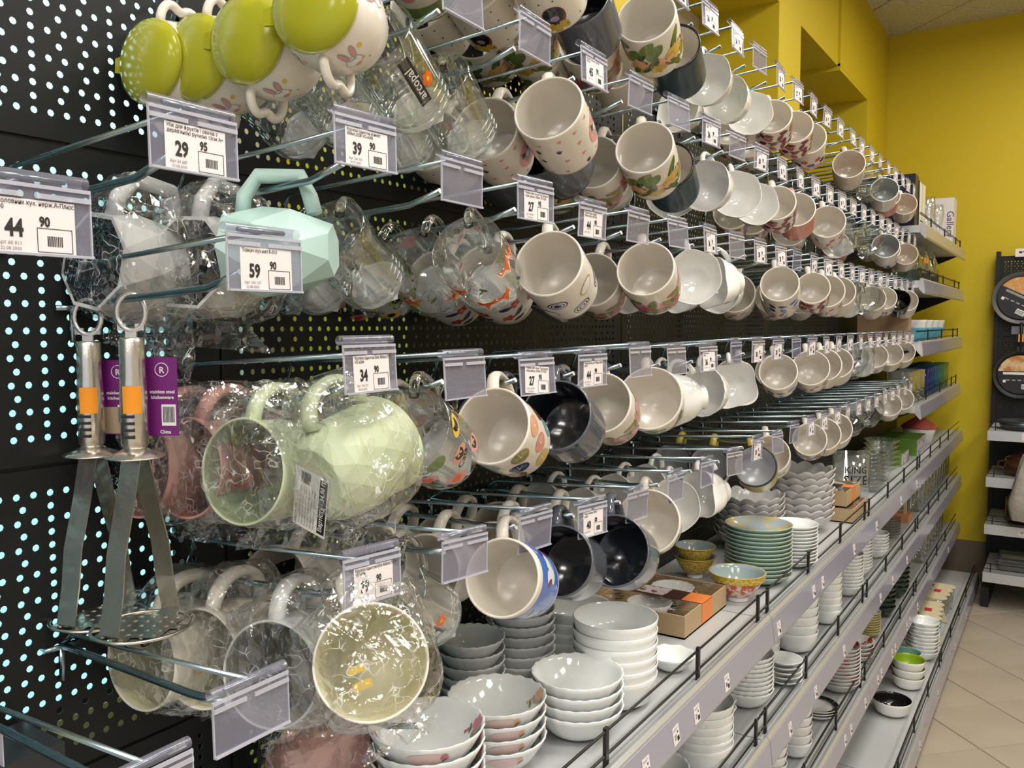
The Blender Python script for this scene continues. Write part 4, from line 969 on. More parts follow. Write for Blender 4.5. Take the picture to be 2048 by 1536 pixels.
# ================================================================== POTATO MASHERS
def masher(x, yaw, label):
    m = empty('potato_masher', label, 'kitchen tool', T(x, .433, 1.493 + wz('C', x)) @ RZ(R(yaw)), 'potato mashers')
    rg = MB(); pts = [(.013 * math.sin(a), 0, -.012 + .016 * math.cos(a)) for a in [2 * PI * i / 20 for i in range(20)]]
    rg.tube(pts, .0028, INOX, 6, .5, closed=True); rg.box((-.005, -.0012, -.036), (.005, .0012, -.026), INOX); rg.box((-.012, -.0012, -.028), (-.004, .0012, -.022), INOX); rg.box((.004, -.0012, -.028), (.012, .0012, -.022), INOX)
    ob('hanging_loop', rg, m)
    h = MB(); h.lathe([(0, -.034, 0), (.0095, -.034, 0), (.0105, -.036, 0), (.0105, -.060, 0), (.0115, -.090, 0), (.0115, -.128, 0), (.0095, -.131, 0), (.0085, -.133, 0), (0, -.133, 0)], 24, [INOX])
    hd = ob('handle_tube', h, m)
    sl = MB()
    for i in range(4): sl.box((-.006, -.0118, -.104 - i * .006), (.006, -.0108, -.1015 - i * .006), P('black'))
    ob('grip_slot', sl, hd)
    ob('hand_guard', MB().lathe([(0, -.131, 0), (.009, -.131, 0), (.014, -.134, 0), (.025, -.1385, 0), (.0255, -.1395, 0), (.014, -.136, 0), (0, -.134, 0)], 32, [INOX]), m)
    for s in (-1, 1):
        st = MB(); p = [(s * .003, -.133), (s * .014, -.180), (s * .026, -.222), (s * .030, -.255), (s * .037, -.288), (s * .031, -.2925)]
        vs = [(x_, y_, z_) for x_, z_ in p for y_ in (-.010, .010)] + [(x_ + s * .0014, y_, z_) for x_, z_ in p for y_ in (-.010, .010)]
        n = len(p); fs = []
        for i in range(n - 1):
            a = 2 * i; fs += [(a, a + 1, a + 3, a + 2), (12 + a, 12 + a + 2, 12 + a + 3, 12 + a + 1), (a, a + 2, 12 + a + 2, 12 + a), (a + 1, 12 + a + 1, 12 + a + 3, a + 3)]
        st.add(vs, fs, INOX); ob('strut', st, m, RZ(R(75)))
    # pierced plate: hexagonal cells with round holes inside a disc
    pl = MB(); cell = .0115; r = .0030
    zt, zb = -.292, -.2935
    inside = set()
    for a in range(-5, 6):
        for b in range(-5, 6):
            cx, cy_ = a * cell, b * cell
            if cx * cx + cy_ * cy_ < .036 ** 2:
                h_ = cell / 2
                o = [(cx - h_, cy_ - h_), (cx, cy_ - h_), (cx + h_, cy_ - h_), (cx + h_, cy_), (cx + h_, cy_ + h_), (cx, cy_ + h_), (cx - h_, cy_ + h_), (cx - h_, cy_)]
                rr_ = [(x_ * min(1, .041 / max(1e-6, math.hypot(x_, y_))), y_ * min(1, .041 / max(1e-6, math.hypot(x_, y_)))) for x_, y_ in o]
                inn = [(cx + r * math.cos(R(q)), cy_ + r * math.sin(R(q))) for q in (225, 270, 315, 0, 45, 90, 135, 180)]
                vs = [(*q, zt) for q in rr_] + [(*q, zt) for q in inn] + [(*q, zb) for q in inn] + [(*q, zb) for q in rr_]
                fs = []
                for q in range(8):
                    q2 = (q + 1) % 8; fs += [(q, q2, 8 + q2, 8 + q), (8 + q, 8 + q2, 16 + q2, 16 + q), (16 + q, 16 + q2, 24 + q2, 24 + q)]
                pl.add(vs, fs, INOX)
    pl.tube([(.0415 * math.cos(2 * PI * i / 40), .0415 * math.sin(2 * PI * i / 40), -.2925) for i in range(40)], .0016, INOX, 6, closed=True)
    ob('mashing_plate', pl, m)
    st = MB(); n = 8
    v = [(.0118 * math.sin(R(q)), -.0118 * math.cos(R(q)), z) for z in (-.076, -.100) for q in [-20 + 80 * i / n for i in range(n + 1)]]
    st.add(v, [(i, n + 1 + i, n + 2 + i, i + 1) for i in range(n)], ORANGE, True); ob('orange_sticker', st, m)
    cd = MB(); cd.box((.004, .0125, -.122), (.034, .0132, -.052), PURPLE)
    def pt(s_, x_, z_, size, mt): v_, f_ = text(s_, size, 1, .0001, 'CENTER'); cd.add([(x_ + p_, .0122, z_ + q_) for p_, q_ in v_], f_, mt)
    pt('stainless steel', .020, -.084, .0042, P('white')); pt('kitchenware', .020, -.089, .0042, P('white')); pt('R', .020, -.066, .008, P('white')); pt('China', .022, -.120, .0042, P('white'))
    cd.tube([(.020 + .006 * math.cos(2 * PI * i / 20), .0122, -.063 + .006 * math.sin(2 * PI * i / 20)) for i in range(20)], .0004, P('white'), 4, closed=True)
    cd.box((.019, .0120, -.113), (.032, .0125, -.094), P('white'))
    for i in range(9): cd.box((.0205 + i * .0012, .0117, -.110), (.0205 + i * .0012 + .0006, .0120, -.096), P('black'))
    if x < .05: cd.box((.006, .0120, -.121), (.034, .0125, -.096), mat('food_photo', (.45, .33, .22), .4))
    ob('card_tag', cd, m)
    return m
masher(.028, 30, 'stainless steel potato masher nearest the pegboard')
masher(.096, 30, 'stainless steel potato masher with purple card, in front')
bagm = MB(); n, k = 14, 30; vs = []
for i in range(k):
    for j in range(n):
        q = Vector((.062 + .115 * (j / (n - 1) - .42), .470, 1.475 - .16 * i / (k - 1)))
        q += noise.noise_vector(q * 40) * .010 + noise.noise_vector(q * 120) * .003; vs.append(q)
bagm.add(vs, [(i * n + j, i * n + j + 1, (i + 1) * n + j + 1, (i + 1) * n + j) for i in range(k - 1) for j in range(n - 1)], BAG)
tag(ob('plastic_bag', bagm), 'crumpled clear bag hanging behind the potato mashers', 'bag')

# ================================================================== BOWLS ON THE SHELVES
Z1, Z2, Z3, Z4 = .8554, .6124, .3584, .0954
FLOR = mat('bowl_print_base', (.80, .80, .80), .1)
def bowl_prof(Rr, h, rf, lip=.004, t=.0026, straight=0):
    o = [(rf - .004, .002, 0), (rf - .003, 0, 0), (rf, 0, 0)]
    for i in range(1, 7):
        u = i / 6; o.append((rf + (Rr - rf) * (u ** (.55 if not straight else .28)), .002 + (h - .002) * u, 0))
    o.append((Rr - t * .4, h + .0008, 1))
    for i in range(6, 0, -1):
        u = i / 6; o.append((rf - t + (Rr - rf) * (u ** (.55 if not straight else .28)), .004 + (h - .004) * u + .0003, 1))
    o.append((0, .0042, 1))
    return o
BP = {}
PALEP = mat('pale_pink_wash', (.80, .60, .58), .12)
def bowl_proto(kind, dia):
    key = (kind, round(dia, 3))
    if key in BP: return BP[key]
    Rr = dia / 2; parts = []; ms = [BOWL, BOWL]; seg = 48; sc = None; h = Rr * .72; rf = Rr * .45; straight = 0
    if kind in ('scallop', 'floral', 'floralb', 'wavy'):
        nw = 22 if kind != 'wavy' else 9; am = .010 if kind != 'wavy' else .028; seg = 88 if kind != 'wavy' else 54
        sc = lambda th, i: (1 + (am * math.cos(th * nw) * min(1, max(0, (i - 3)) / 4) * (1 if i < 9 else max(0, (14 - i) / 6)) if i > 3 else 0), .0007 * math.cos(th * nw) if 6 < i < 12 else 0)
        h = Rr * .66
    elif kind == 'thick': h = Rr * .74; rf = Rr * .62; straight = 1
    elif kind == 'deep': h = Rr * .95; rf = Rr * .5; straight = 1
    elif kind == 'plate': h = Rr * .26; rf = Rr * .6
    elif kind == 'redplate': h = Rr * .5; rf = Rr * .5; ms = [mat('plate_underside_grey', (.55, .54, .53), .15), CUP]
    elif kind == 'petal':
        sc = lambda th, i: (1 + (.08 * abs(math.cos(th * 7)) if 3 < i < 13 else 0), .009 * abs(math.cos(th * 7)) if 6 < i < 12 else 0); seg = 84; h = Rr * .46; ms = [mat('grey_white_ceramic', (.62, .61, .60), .2)] * 2
    elif kind == 'celadon': h = Rr * .30; rf = Rr * .55; ms = [mat('celadon_glaze', (.36, .52, .46), .18), speckle(mat('yellow_blue_glaze', (.7, .6, .3), .12), 45, (.62, .48, .16), (.38, .46, .52), .45, .56)]
    elif kind == 'saucer': h = Rr * .34; rf = Rr * .45
    elif kind == 'redbowl': h = Rr * .86; rf = Rr * .42; ms = [speckle(mat('red_paisley_glaze', (.7, .3, .2), .14), 120, (.62, .11, .06), (.80, .68, .62), .46, .54), mat('blue_grey_glaze', (.34, .42, .42), .12)]
    elif kind == 'mustbowl': h = Rr * .86; rf = Rr * .42; ms = [speckle(mat('mustard_trellis_glaze', (.6, .4, .05), .16), 95, (.70, .56, .22), (.50, .33, .02), .04, .08, 'EDGE'), mat('blue_grey_glaze', (.34, .42, .42), .12)]
    elif kind in ('blackin', 'greenin', 'tealin'): h = Rr * .82; rf = Rr * .55; straight = 1; ms = [CUP, {'blackin': BLACKIN, 'greenin': mat('apple_green_glaze', (.28, .42, .02), .15), 'tealin': mat('teal_glaze', (.16, .34, .27), .15)}[kind]]
    elif kind == 'stripe': h = Rr * .5; ms = [mat('yellow_rim_glaze', (.60, .50, .22), .2), CUP]
    elif kind == 'darkglass': h = Rr * .8; rf = Rr * .5; ms = [DKGLASS] * 2; sc = lambda th, i: (1 + .03 * math.cos(th * 10), 0)
    elif kind == 'bluewhite': h = Rr * .9; rf = Rr * .5; ms = [mat('turquoise_glaze', (.10, .42, .55), .15), CUP]
    pf = bowl_prof(Rr, h, rf, straight=straight, t=.0016 if straight else .0024)
    b = MB().lathe(pf, seg, ms, sc)
    if kind in ('redbowl', 'mustbowl'):
        b.tube([((Rr + .0003) * math.cos(2 * PI * i / 40), (Rr + .0003) * math.sin(2 * PI * i / 40), h) for i in range(40)], .0012, P('mustard'), 5, closed=True)
        b.lathe([(rf * .95, -.008), (rf * .95, .002)], 32, [CUP], cap=False)
        if kind == 'redbowl':
            z0 = h * .72; b.lathe([(Rr * .965 + .0006, z0), (Rr + .0008, h - .001)], 40, [speckle(mat('mustard_trellis_glaze', (.6, .4, .05), .16), 95, (.70, .56, .22), (.50, .33, .02), .04, .08, 'EDGE') if 'mustard_trellis_glaze' not in MATS else MATS['mustard_trellis_glaze']], cap=False)
    parts.append(('body', b.mesh('bowl_body')))
    if kind in ('floral', 'floralb', 'redplate'):
        inn = [(p[0], p[1]) for p in pf[10:]][::-1]
        def rin(z):
            for (r0, z0), (r1, z1) in zip(inn, inn[1:]):
                if z0 <= z <= z1 and z1 > z0: return r0 + (r1 - r0) * (z - z0) / (z1 - z0)
            return inn[-1][0]
        C_ = 2 * PI * Rr; rr = random.Random(kind)
        pal = {'floral': ('hot', 'pink', 'rose'), 'floralb': ('peach', 'salmon', 'peach'), 'redplate': ('red', 'orange', 'red')}[kind]
        for u in ((.07, .55) if kind != 'redplate' else (.05, .3, .55, .8)):
            d_ = Decal(lambda z: rin(z) - .0012, Rr); uu = C_ * u; z = h * .80
            for q in range(7): d_.ell(uu + .0075 * math.cos(q), z + .0058 * math.sin(q), .0055, .004, 50 * q, P(rr.choice(pal)), 8, 1)
            d_.ell(uu, z, .004, .003, 0, P(pal[1]), 8, 1)
            for q in range(5): d_.leaf(uu + rr.uniform(-.019, .019), z - .005 + rr.uniform(-.010, .006), .0060, .0022, rr.uniform(0, 180), P(rr.choice(('green', 'leaf', 'grey'))))
            for q in range(3): d_.ell(uu + .013 + .004 * q, z - .008 - .003 * q, .0028, .002, 0, P(pal[2]), 7, 1)
            parts.append(('flower_print', d_.m.mesh('flower_print')))
        if kind != 'redplate':
            for u in (.02, .28, .54, .80):
                d2 = Decal(outer_r(pf), Rr, .0009)
                d2.ell(C_ * u, h * .70, .024, .008, 0, PALEP, 16, 4); d2.ell(C_ * u + .021, h * .74, .005, .004, 0, P(pal[0]), 8, 1); d2.ell(C_ * u + .024, h * .68, .004, .003, 0, P(pal[1]), 8, 1)
                d2.leaf(C_ * u + .022, h * .64, .004, .0015, 40, P('green'))
                parts.append(('outer_print', d2.m.mesh('outer_print')))
    BP[key] = (parts, h); return BP[key]
def stack(kind, dia, x, y, z, n, pitch, desc, group, cat='bowl', lean=0, dirn=0, jit=.0004, z0=0):
    parts, h = bowl_proto(kind, dia); rr = random.Random(desc)
    for i in range(n):
        pos = n - 1 - i
        lab = desc if n == 1 else ('%s, top one' % desc if pos == 0 else '%s, lowest one' % desc if i == 0 else '%s, %s from top' % (desc, ORD[pos]))
        nm = {'bowl': 'bowl', 'plate': 'plate'}[cat]
        o = empty(nm, lab, cat, T(x + rr.uniform(-jit, jit) + lean * i * math.cos(dirn), y + rr.uniform(-jit, jit) + lean * i * math.sin(dirn), z + z0 + .0005 + i * pitch) @ RZ(rr.uniform(0, 6.28) if kind not in ('floral', 'floralb') else R(-150) + rr.uniform(-.1, .1)), group)
        for q, me in parts: ob(q, me, o)
stack('floral', .130, .200, .705, Z1, 6, .0165, 'white bowl with pink sprigs, nearest on the upper shelf', 'floral bowls')
stack('floralb', .128, .182, .868, Z1, 4, .0165, 'scalloped bowl with peach rose, beside the pink sprig stack', 'scalloped rose bowls')
stack('scallop', .128, .228, .998, Z1, 4, .0150, 'plain scalloped white bowl by the upper shelf guard', 'plain scalloped bowls')
stack('thick', .128, .226, 1.118, Z1, 6, .0165, 'thick rimmed white bowl before the kraft box', 'thick rimmed bowls')
stack('thick', .125, .098, 1.220, Z1, 4, .0165, 'thick rimmed white bowl by the pegboard', 'rear thick rimmed bowls')
stack('scallop', .100, .070, .965, Z1, 6, .0165, 'shaded scalloped bowl under the glass mugs', 'shaded scalloped bowls')
stack('scallop', .108, .085, 1.075, Z1, 8, .0155, 'shaded scalloped bowl under the blue mug', 'shaded scalloped bowls behind')
stack('wavy', .078, .252, 1.272, Z1, 1, 0, 'single small white bowl with wavy rim by the guard wire', None)
stack('mustbowl', .090, .095, 1.78, Z1, 2, .024, 'mustard trellis bowl behind the red paisley bowl', 'mustard bowls', z0=.008)
stack('redbowl', .114, .226, 1.680, Z1, 1, 0, 'red paisley bowl with mustard band before the celadon dishes', None, z0=.008)
stack('celadon', .146, .222, 1.830, Z1, 13, .0088, 'celadon green dish with yellow inside', 'celadon dishes', 'plate')
stack('saucer', .112, .255, 1.99, Z1, 11, .0082, 'small white dish behind the celadon dishes', 'small white dishes', 'plate', jit=.001)
stack('petal', .165, .115, 2.10, Z1, 7, .0155, 'petal edged grey white bowl, nearer pile', 'nearer petal bowls')
stack('petal', .185, .165, 2.36, Z1, 8, .0175, 'petal edged grey white bowl, farther pile', 'farther petal bowls')
M2 = 'on the middle shelf'
for i, (kd, dia, x, y, n, p, ds) in enumerate((('scallop', .128, .232, 1.06, 4, .016, 'white scalloped bowl nearest'), ('scallop', .128, .232, 1.235, 3, .024, 'white scalloped bowl in the short pile'), ('thick', .125, .234, 1.45, 6, .0150, 'white round bowl in the six bowl pile'),
        ('wavy', .120, .19, 1.60, 2, .015, 'white wavy bowl behind the round pile'), ('scallop', .118, .228, 1.735, 9, .0095, 'white ruffled bowl in the tall pile'), ('saucer', .080, .268, 1.885, 5, .011, 'small square white dish'), ('deep', .110, .235, 2.10, 5, .022, 'deep white bowl in the leaning pile'),
        ('deep', .088, .250, 2.34, 7, .018, 'small deep white bowl'), ('thick', .100, .180, 1.98, 7, .015, 'white bowl behind the deep pile'), ('scallop', .100, .245, 2.62, 10, .0105, 'small ruffled white bowl by the guard'), ('scallop', .110, .225, 2.84, 11, .0105, 'ruffled white bowl in the eleven bowl pile'), ('wavy', .100, .235, 3.10, 6, .011, 'wavy white dish at the far pile'))):
    stack(kd, dia, x, y, Z2, n, p, ds + ' ' + M2, 'white bowls %d %s' % (i, M2))
stack('deep', .086, .245, 2.07, Z3, 6, .022, 'small deep white bowl on the lower shelf', 'deep bowls on lower shelf')
stack('deep', .080, .245, 1.86, Z3, 6, .020, 'tiny deep white bowl nearest on the lower shelf', 'tiny bowls on lower shelf')
bpl = mat('black_floral_plate', (.02, .03, .03), .15); speckle(bpl, 60, (.012, .014, .018), (.35, .40, .18), .55, .62)
for i in range(3):
    p = empty('plate', 'plate with black floral rim on the lower shelf, %s' % ('top one', 'middle one', 'bottom one')[2 - i], 'plate', T(.240, 2.32, Z3 + i * .007), 'black rim plates')
    ob('body', MB().lathe(bowl_prof(.056, .016, .034), 40, [CUP, CUP]), p); ob('rim_band', MB().lathe([(.043, .0138), (.0555, .0175)], 40, [bpl], cap=False), p)
stack('redplate', .124, .250, 2.52, Z3, 11, .0105, 'white dish with red flowers on the lower shelf', 'red flower dishes', 'plate')
stack('redplate', .105, .250, 2.78, Z3, 4, .013, 'white dish with orange spot behind the red flower dishes', 'orange spot dishes', 'plate')
stack('stripe', .080, .240, 3.02, Z3, 9, .0085, 'yellow rimmed small bowl on the lower shelf', 'yellow rimmed bowls')
stack('darkglass', .100, .238, 3.26, Z3, 5, .018, 'dark green glass bowl, nearer pile', 'dark glass bowls nearer')
stack('darkglass', .120, .235, 3.52, Z3, 10, .018, 'dark green glass bowl, taller pile', 'dark glass bowls taller')
stack('blackin', .124, .318, 3.04, Z4, 1, 0, 'white bowl with black inside alone on the bottom shelf', None)
stack('greenin', .112, .330, 3.30, Z4, 3, .030, 'white bowl with apple green inside on the bottom shelf', 'apple green bowls')
stack('tealin', .105, .300, 3.46, Z4, 2, .030, 'white bowl with teal inside behind the green ones', 'teal inside bowls')
stack('wavy', .120, .335, 3.62, Z4, 9, .0145, 'ivory bowl in the slanting pile on the bottom shelf', 'ivory bowls', jit=.0015)
# kraft boxes with bakeware ----------------------------------------------
def tray_box(x0, y0, x1, y1, z, h, label, sleeve=True, inner=True):
    b = empty('gift_box', label, 'box', T(x0, y0, z)); X, Y = x1 - x0, y1 - y0; t = .003
    ob('box_base', MB().box((0, 0, 0), (X, Y, .003), CARD), b)
    for a, c in (((0, 0, 0), (X, t, h)), ((0, Y - t, 0), (X, Y, h)), ((0, t, 0), (t, Y - t, h)), ((X - t, t, 0), (X, Y - t, h))): ob('box_side', MB().box(a, c, CARD), b)
    if inner:
        for k, yy in enumerate((.25, .76)):
            rr_ = min(X, Y * .45) * .42
            pf = [(rr_ * .55, .005), (rr_ * .62, .004), (rr_, h * .85), (rr_ * .96, h * .86), (rr_ * .6, .008), (0, .007)]
            ob('baking_dish', MB().lathe(pf, 60, [CUP], lambda th, i: (1 + (.06 * abs(math.cos(th * 8)) if 1 < i < 4 else 0), 0)), b, T(X / 2, Y * yy, .003))
    if sleeve:
        s = MB(); s.box((-.001, Y * .38, h), (X + .001, Y * .62, h + .001), ORANGE if 0 else mat('sleeve_brown', (.06, .025, .02), .4)); s.box((X, Y * .38, .004), (X + .001, Y * .62, h + .001), mat('sleeve_orange', (.75, .22, .05), .5))
        s.box((X * .78, Y * .38, h + .001), (X + .001, Y * .62, h + .0014), MATS['sleeve_orange'])
        ob('sleeve', s, b); ph = MB(); fp = speckle(mat('sleeve_photo', (.6, .5, .5), .4), 60, (.58, .50, .52), (.20, .07, .05), .56, .60)
        ph.box((X * .10, Y * .40, h + .0014), (X * .58, Y * .60, h + .0018), fp); ob('sleeve_photo', ph, b)
    ob('film_window', MB().add([(t, t, h - .0005), (X - t, t, h - .0005), (X - t, Y - t, h - .0005), (t, Y - t, h - .0005)], [(0, 1, 2, 3)], BAG), b)
    return b
tray_box(.035, 1.405, .222, 1.625, Z1, .042, 'open kraft box of white baking dishes with brown orange sleeve')
tray_box(.010, 1.31, .032, 1.60, Z1, .085, 'tall kraft box standing against the pegboard', False, False)
tray_box(.13, 2.50, .285, 2.70, Z1, .040, 'lower kraft box beside the petal bowls', False)
tray_box(.12, 2.51, .265, 2.70, Z1 + .0415, .045, 'upper kraft box with orange sleeve beside the petal bowls')
# glass jar KING SIZE and glass stacks
def glass_thing(name, label, cat, x, y, z, prof, mt=THIN, seg=32, group=None, sc=None):
    o = empty(name, label, cat, T(x, y, z), group); ob('body', MB().lathe(prof, seg, [mt], sc), o); return o
def tumbler(Rr, h, t=.002, rb=None): rb = rb or Rr * .85; return [(0, 0), (rb, 0), (Rr, h), (Rr - t, h), (rb - t, .008), (0, .008)]
j = glass_thing('glass_jar', 'tall clear glass jar lettered KING SIZE', 'jar', .205, 2.86, Z1, tumbler(.058, .150, .003, .054))
dk = Decal(lambda z: .0565, .056)
for s_, z, sz in (('KING', .092, .030), ('SIZE', .055, .042)): dk.word(s_, .056 * R(-62), z, sz, 0, P('black'))
ob('lettering', dk.m, j)
for i in range(9):
    glass_thing('glass_bowl', 'clear glass bowl in the tall pile beside the lettered jar, %s up' % ORD[i], 'bowl', .235, 3.03, Z1 + i * .0135, [(0, 0), (.026, 0), (.047, .026), (.0445, .026), (.024, .004), (0, .004)], group='clear glass bowls')
for i in range(6):
    glass_thing('ice_cream_dish', 'clear fluted glass dish in the pile before the green box, %s up' % ORD[i], 'bowl', .225, 3.27, Z1 + .02 + i * .018, [(0, -.02 if i == 0 else 0), (.022, -.02 if i == 0 else 0), (.030, .01), (.062, .040), (.059, .040), (.026, .012), (0, .006)], seg=40, sc=lambda th, i_: (1 + .04 * math.cos(th * 10), 0), group='clear fluted dishes')
# far bay goods
def boxed(label, a, b, mt, words=(), name='carton', facemat=None):
    o = empty(name, label, 'box', T(a[0], a[1], a[2])); d3 = [b[i] - a[i] for i in range(3)]
    m = MB().box((0, 0, 0), d3, mt); ob('carton_body', m, o)
    ob('lid_flap', MB().box((.001, .001, d3[2]), (d3[0] - .001, d3[1] * .5, d3[2] + .0008), mt), o)
    if facemat: ob('front_print', MB().box((d3[0], .003, .003), (d3[0] + .0006, d3[1] - .003, d3[2] - .003), facemat), o)
    for s_, y, z, sz, rot, mt2 in words:
        v, f = text(s_, sz, 1, .0002); c, s2 = math.cos(R(rot)), math.sin(R(rot)); w = MB()
        w.add([(y + p * c - q * s2, -.0006, z + p * s2 + q * c) for p, q in v], f, mt2); ob('lettering', w, o)
    return o
zt = 1.80 + .0005
boxed('navy gift carton standing nearest on the topmost shelf', (.03, 3.62, zt), (.262, 3.70, zt + .20), NAVY)
boxed('navy gift carton with pale spine behind the first navy one', (.03, 3.71, zt), (.265, 3.77, zt + .185), NAVY, facemat=P('white'))
boxed('cream carton between navy and white cartons', (.05, 3.78, zt), (.268, 3.85, zt + .18), mat('cream_box', (.70, .62, .45), .5))
boxed('large white carton lettered Gallery at the shelf end', (.04, 4.78, zt), (.275, 4.90, zt + .25), WBOX, (('Gallery', .205, .185, .045, -90, mat('violet_ink', (.16, .05, .20), .5)), ('Glassware', .05, .225, .018, 0, P('grey'))))
for i in range(5):
    g = glass_thing('champagne_flute', 'clear champagne flute on the topmost shelf, %s before the white carton' % ORD[i], 'glass', .235 - .03 * (i % 2), 3.95 + i * .15, zt, [(0, 0), (.026, 0), (.026, .002), (.004, .006), (.004, .07), (.018, .10), (.024, .14), (.020, .19), (.0188, .19), (.022, .14), (.016, .105), (0, .085)], group='flutes on the top shelf')
zt = 1.588 + .0005
for i in range(6):
    o = glass_thing('glass_jug', 'clear glass jug with pale green base, %s along its shelf' % ORD[i], 'jug', .235 - .04 * (i % 2), 3.70 + i * .13, zt, [(0, 0), (.040, 0), (.046, .02), (.046, .09), (.030, .13), (.032, .155), (.030, .155), (.028, .13), (.043, .09), (.042, .02), (.0, .006)], group='glass jugs')
    ob('handle', handle(.040, .09, .035, .032, .0045, 1, GLASS), o, RZ(R(-60)))
    ob('green_base', MB().lathe([(.0465, .004), (.0475, .03), (.0475, .045)], 32, [GLASSG], cap=False), o)
    if i == 2: ob('orange_sticker', MB().box((.0475, -.012, .085), (.0485, .012, .108), ORANGE), o, RZ(R(-50)))
zt = 1.345 + .0005
for i in range(4):
    o = empty('bowl', 'turquoise and white deep bowl on the eye level shelf, %s in the row' % ORD[i], 'bowl', T(.205, 4.0 + i * .2, zt), 'turquoise bowls')
    for q, me in bowl_proto('bluewhite', .13)[0]: ob(q, me, o)
    o2 = empty('bowl', 'white deep bowl nested in the %s turquoise bowl' % ORD[i], 'bowl', T(.205, 4.0 + i * .2, zt + .03), 'nested white bowls')
    for q, me in bowl_proto('deep', .13)[0]: ob(q, me, o2)
for i, (mt, w) in enumerate(((mat('tan_box', (.45, .30, .17), .6), .07), (mat('grey_box', (.10, .10, .10), .5), .09), (WBOX, .05))):
    boxed(('tan', 'dark grey', 'white')[i] + ' carton at the near end of the eye level shelf', (.06, 3.63 + i * .1, zt), (.25 - .03 * i, 3.63 + i * .1 + w, zt + .11 + .015 * i), mt)
zt = 1.10 + .0005
cols = [(.02, .05, .25), (.02, .06, .30), (.02, .09, .32), (.03, .14, .30), (.04, .20, .28), (.06, .26, .20), (.10, .32, .10), (.25, .38, .08), (.42, .42, .06)]
for i, c in enumerate(cols):
    for q in range(2):
        glass_thing('tumbler', '%s tumbler in the blue to green set, %s from the near end' % ('front' if q == 0 else 'rear', ORD[i]), 'glass', .238 - q * .075, 4.10 + i * .088, zt, tumbler(.034, .125, .002, .030), mat('tint_%d' % i, c, .08, trans=.5, ior=1.4), 24, 'blue to green tumblers')
for i in range(3): glass_thing('glass_vase', 'square clear glass vase near the blue tumblers, %s one' % ORD[i], 'vase', .225, 3.66 + i * .13, zt, tumbler(.052, .13, .003, .050), THIN, 4, 'clear vases')
# upper bowl shelf, far bay
boxed('green carton with purple print at the far upper bowl shelf', (.10, 3.62, Z1), (.24, 3.80, Z1 + .05), mat('green_box', (.12, .26, .03), .5), facemat=speckle(mat('box_print', (.4, .4, .4), .5), 40, (.55, .52, .55), (.20, .08, .25), .5, .6))
boxed('second green carton under the red domed dish', (.10, 3.95, Z1), (.25, 4.2, Z1 + .07), MATS['green_box'], facemat=MATS['box_print'])
o = empty('domed_dish', 'white dish with red domed lid on the far upper shelf', 'dish', T(.20, 4.38, Z1)); ob('body', MB().lathe([(.05, 0), (.07, .06), (.073, .075), (.068, .075), (.0, .01)], 32, [CUP]), o)
ob('lid', MB().lathe([(.080, .076), (.078, .084), (.05, .105), (.02, .125), (.012, .14), (0, .142)], 32, [mat('red_lid', (.45, .09, .07), .3)]), o)
# middle and lower shelf, far bay glasses
for zz, nm, n0, off in ((Z2, 'middle', 9, 0), (Z3, 'lower', 6, .12)):
    for i in range(n0):
        for q in range(2):
            glass_thing('tumbler', '%s tall clear tumbler on the far %s shelf, %s along' % ('front' if q == 0 else 'rear', nm, ORD[i]), 'glass', .252 - q * .085, 3.98 + off + i * .105, zz, tumbler(.036, .145, .002, .032), THIN, 24, 'tall tumblers')
for i in range(7): glass_thing('glass_plate', 'clear glass dish in the far middle shelf pile, %s up' % ORD[i], 'plate', .215, 3.42, Z2 + i * .010, [(0, 0), (.03, 0), (.060, .018), (.0575, .018), (.028, .003), (0, .003)], group='clear glass dishes')
o = boxed('clear set carton with a wooden spoon on the middle shelf', (.20, 3.70, Z2), (.26, 3.80, Z2 + .03), mat('set_card', (.55, .25, .12), .5)); ob('spoon', MB().box((.035, .04, .03), (.045, .052, .15), mat('light_wood', (.62, .42, .24), .6)), o)
boxed('flat white carton upright among the dark glass bowls', (.20, 3.70, Z3), (.262, 3.725, Z3 + .17), WBOX)
# egg-box style glass packs
def pack(y, z, label, rot):
    o = empty('glass_set_pack', label, 'package', T(.285, y, z) @ RZ(R(rot)) @ Matrix.Scale(1.3, 4), 'glass sets in board carriers')
    L, Wd = .20, .13; bd = mat('cream_board', (.66, .58, .38), .7)
    top = [(-.07, -L / 2), (.05, -L / 2)] + [(.05 + .018 * abs(math.sin(PI * i / 8 * 2)), -L / 2 + L * i / 16) for i in range(17)] + [(-.07, L / 2)]
    ob('carrier_top', MB().prism(top, .078, .081, bd), o)
    sd = MB(); sd.add([(-.06, -L / 2, .078), (.05, -L / 2, .078), (.075, -L / 2, .004), (-.06, -L / 2, .004), (-.06, -L / 2 + .002, .078), (.05, -L / 2 + .002, .078), (.075, -L / 2 + .002, .004), (-.06, -L / 2 + .002, .004)], [(0, 3, 2, 1), (4, 5, 6, 7), (1, 2, 6, 5)], bd)
    ob('carrier_end', sd, o); sl = MB()
    for i in range(3): sl.box((-.02, -.06 + i * .055, .0811), (.0, -.045 + i * .055, .0816), P('black'))
    ob('carrier_slot', sl, o); ob('red_logo', MB().box((.012, -.02, .0811), (.034, .015, .0817), mat('logo_red', (.62, .03, .05), .5)), o)
    for i in range(4):
        for q in range(2): ob('glass_cup', MB().lathe([(0, 0), (.024, 0), (.029, .072), (.027, .072), (.022, .006), (0, .006)], 20, [THIN]), o, T(.035 - q * .065, -.074 + i * .049, .003))
pack(3.93, Z4, 'glass cup set in a cream board carrier, nearer of two', 4); pack(4.24, Z4, 'glass cup set in a cream board carrier, farther of two', -4)
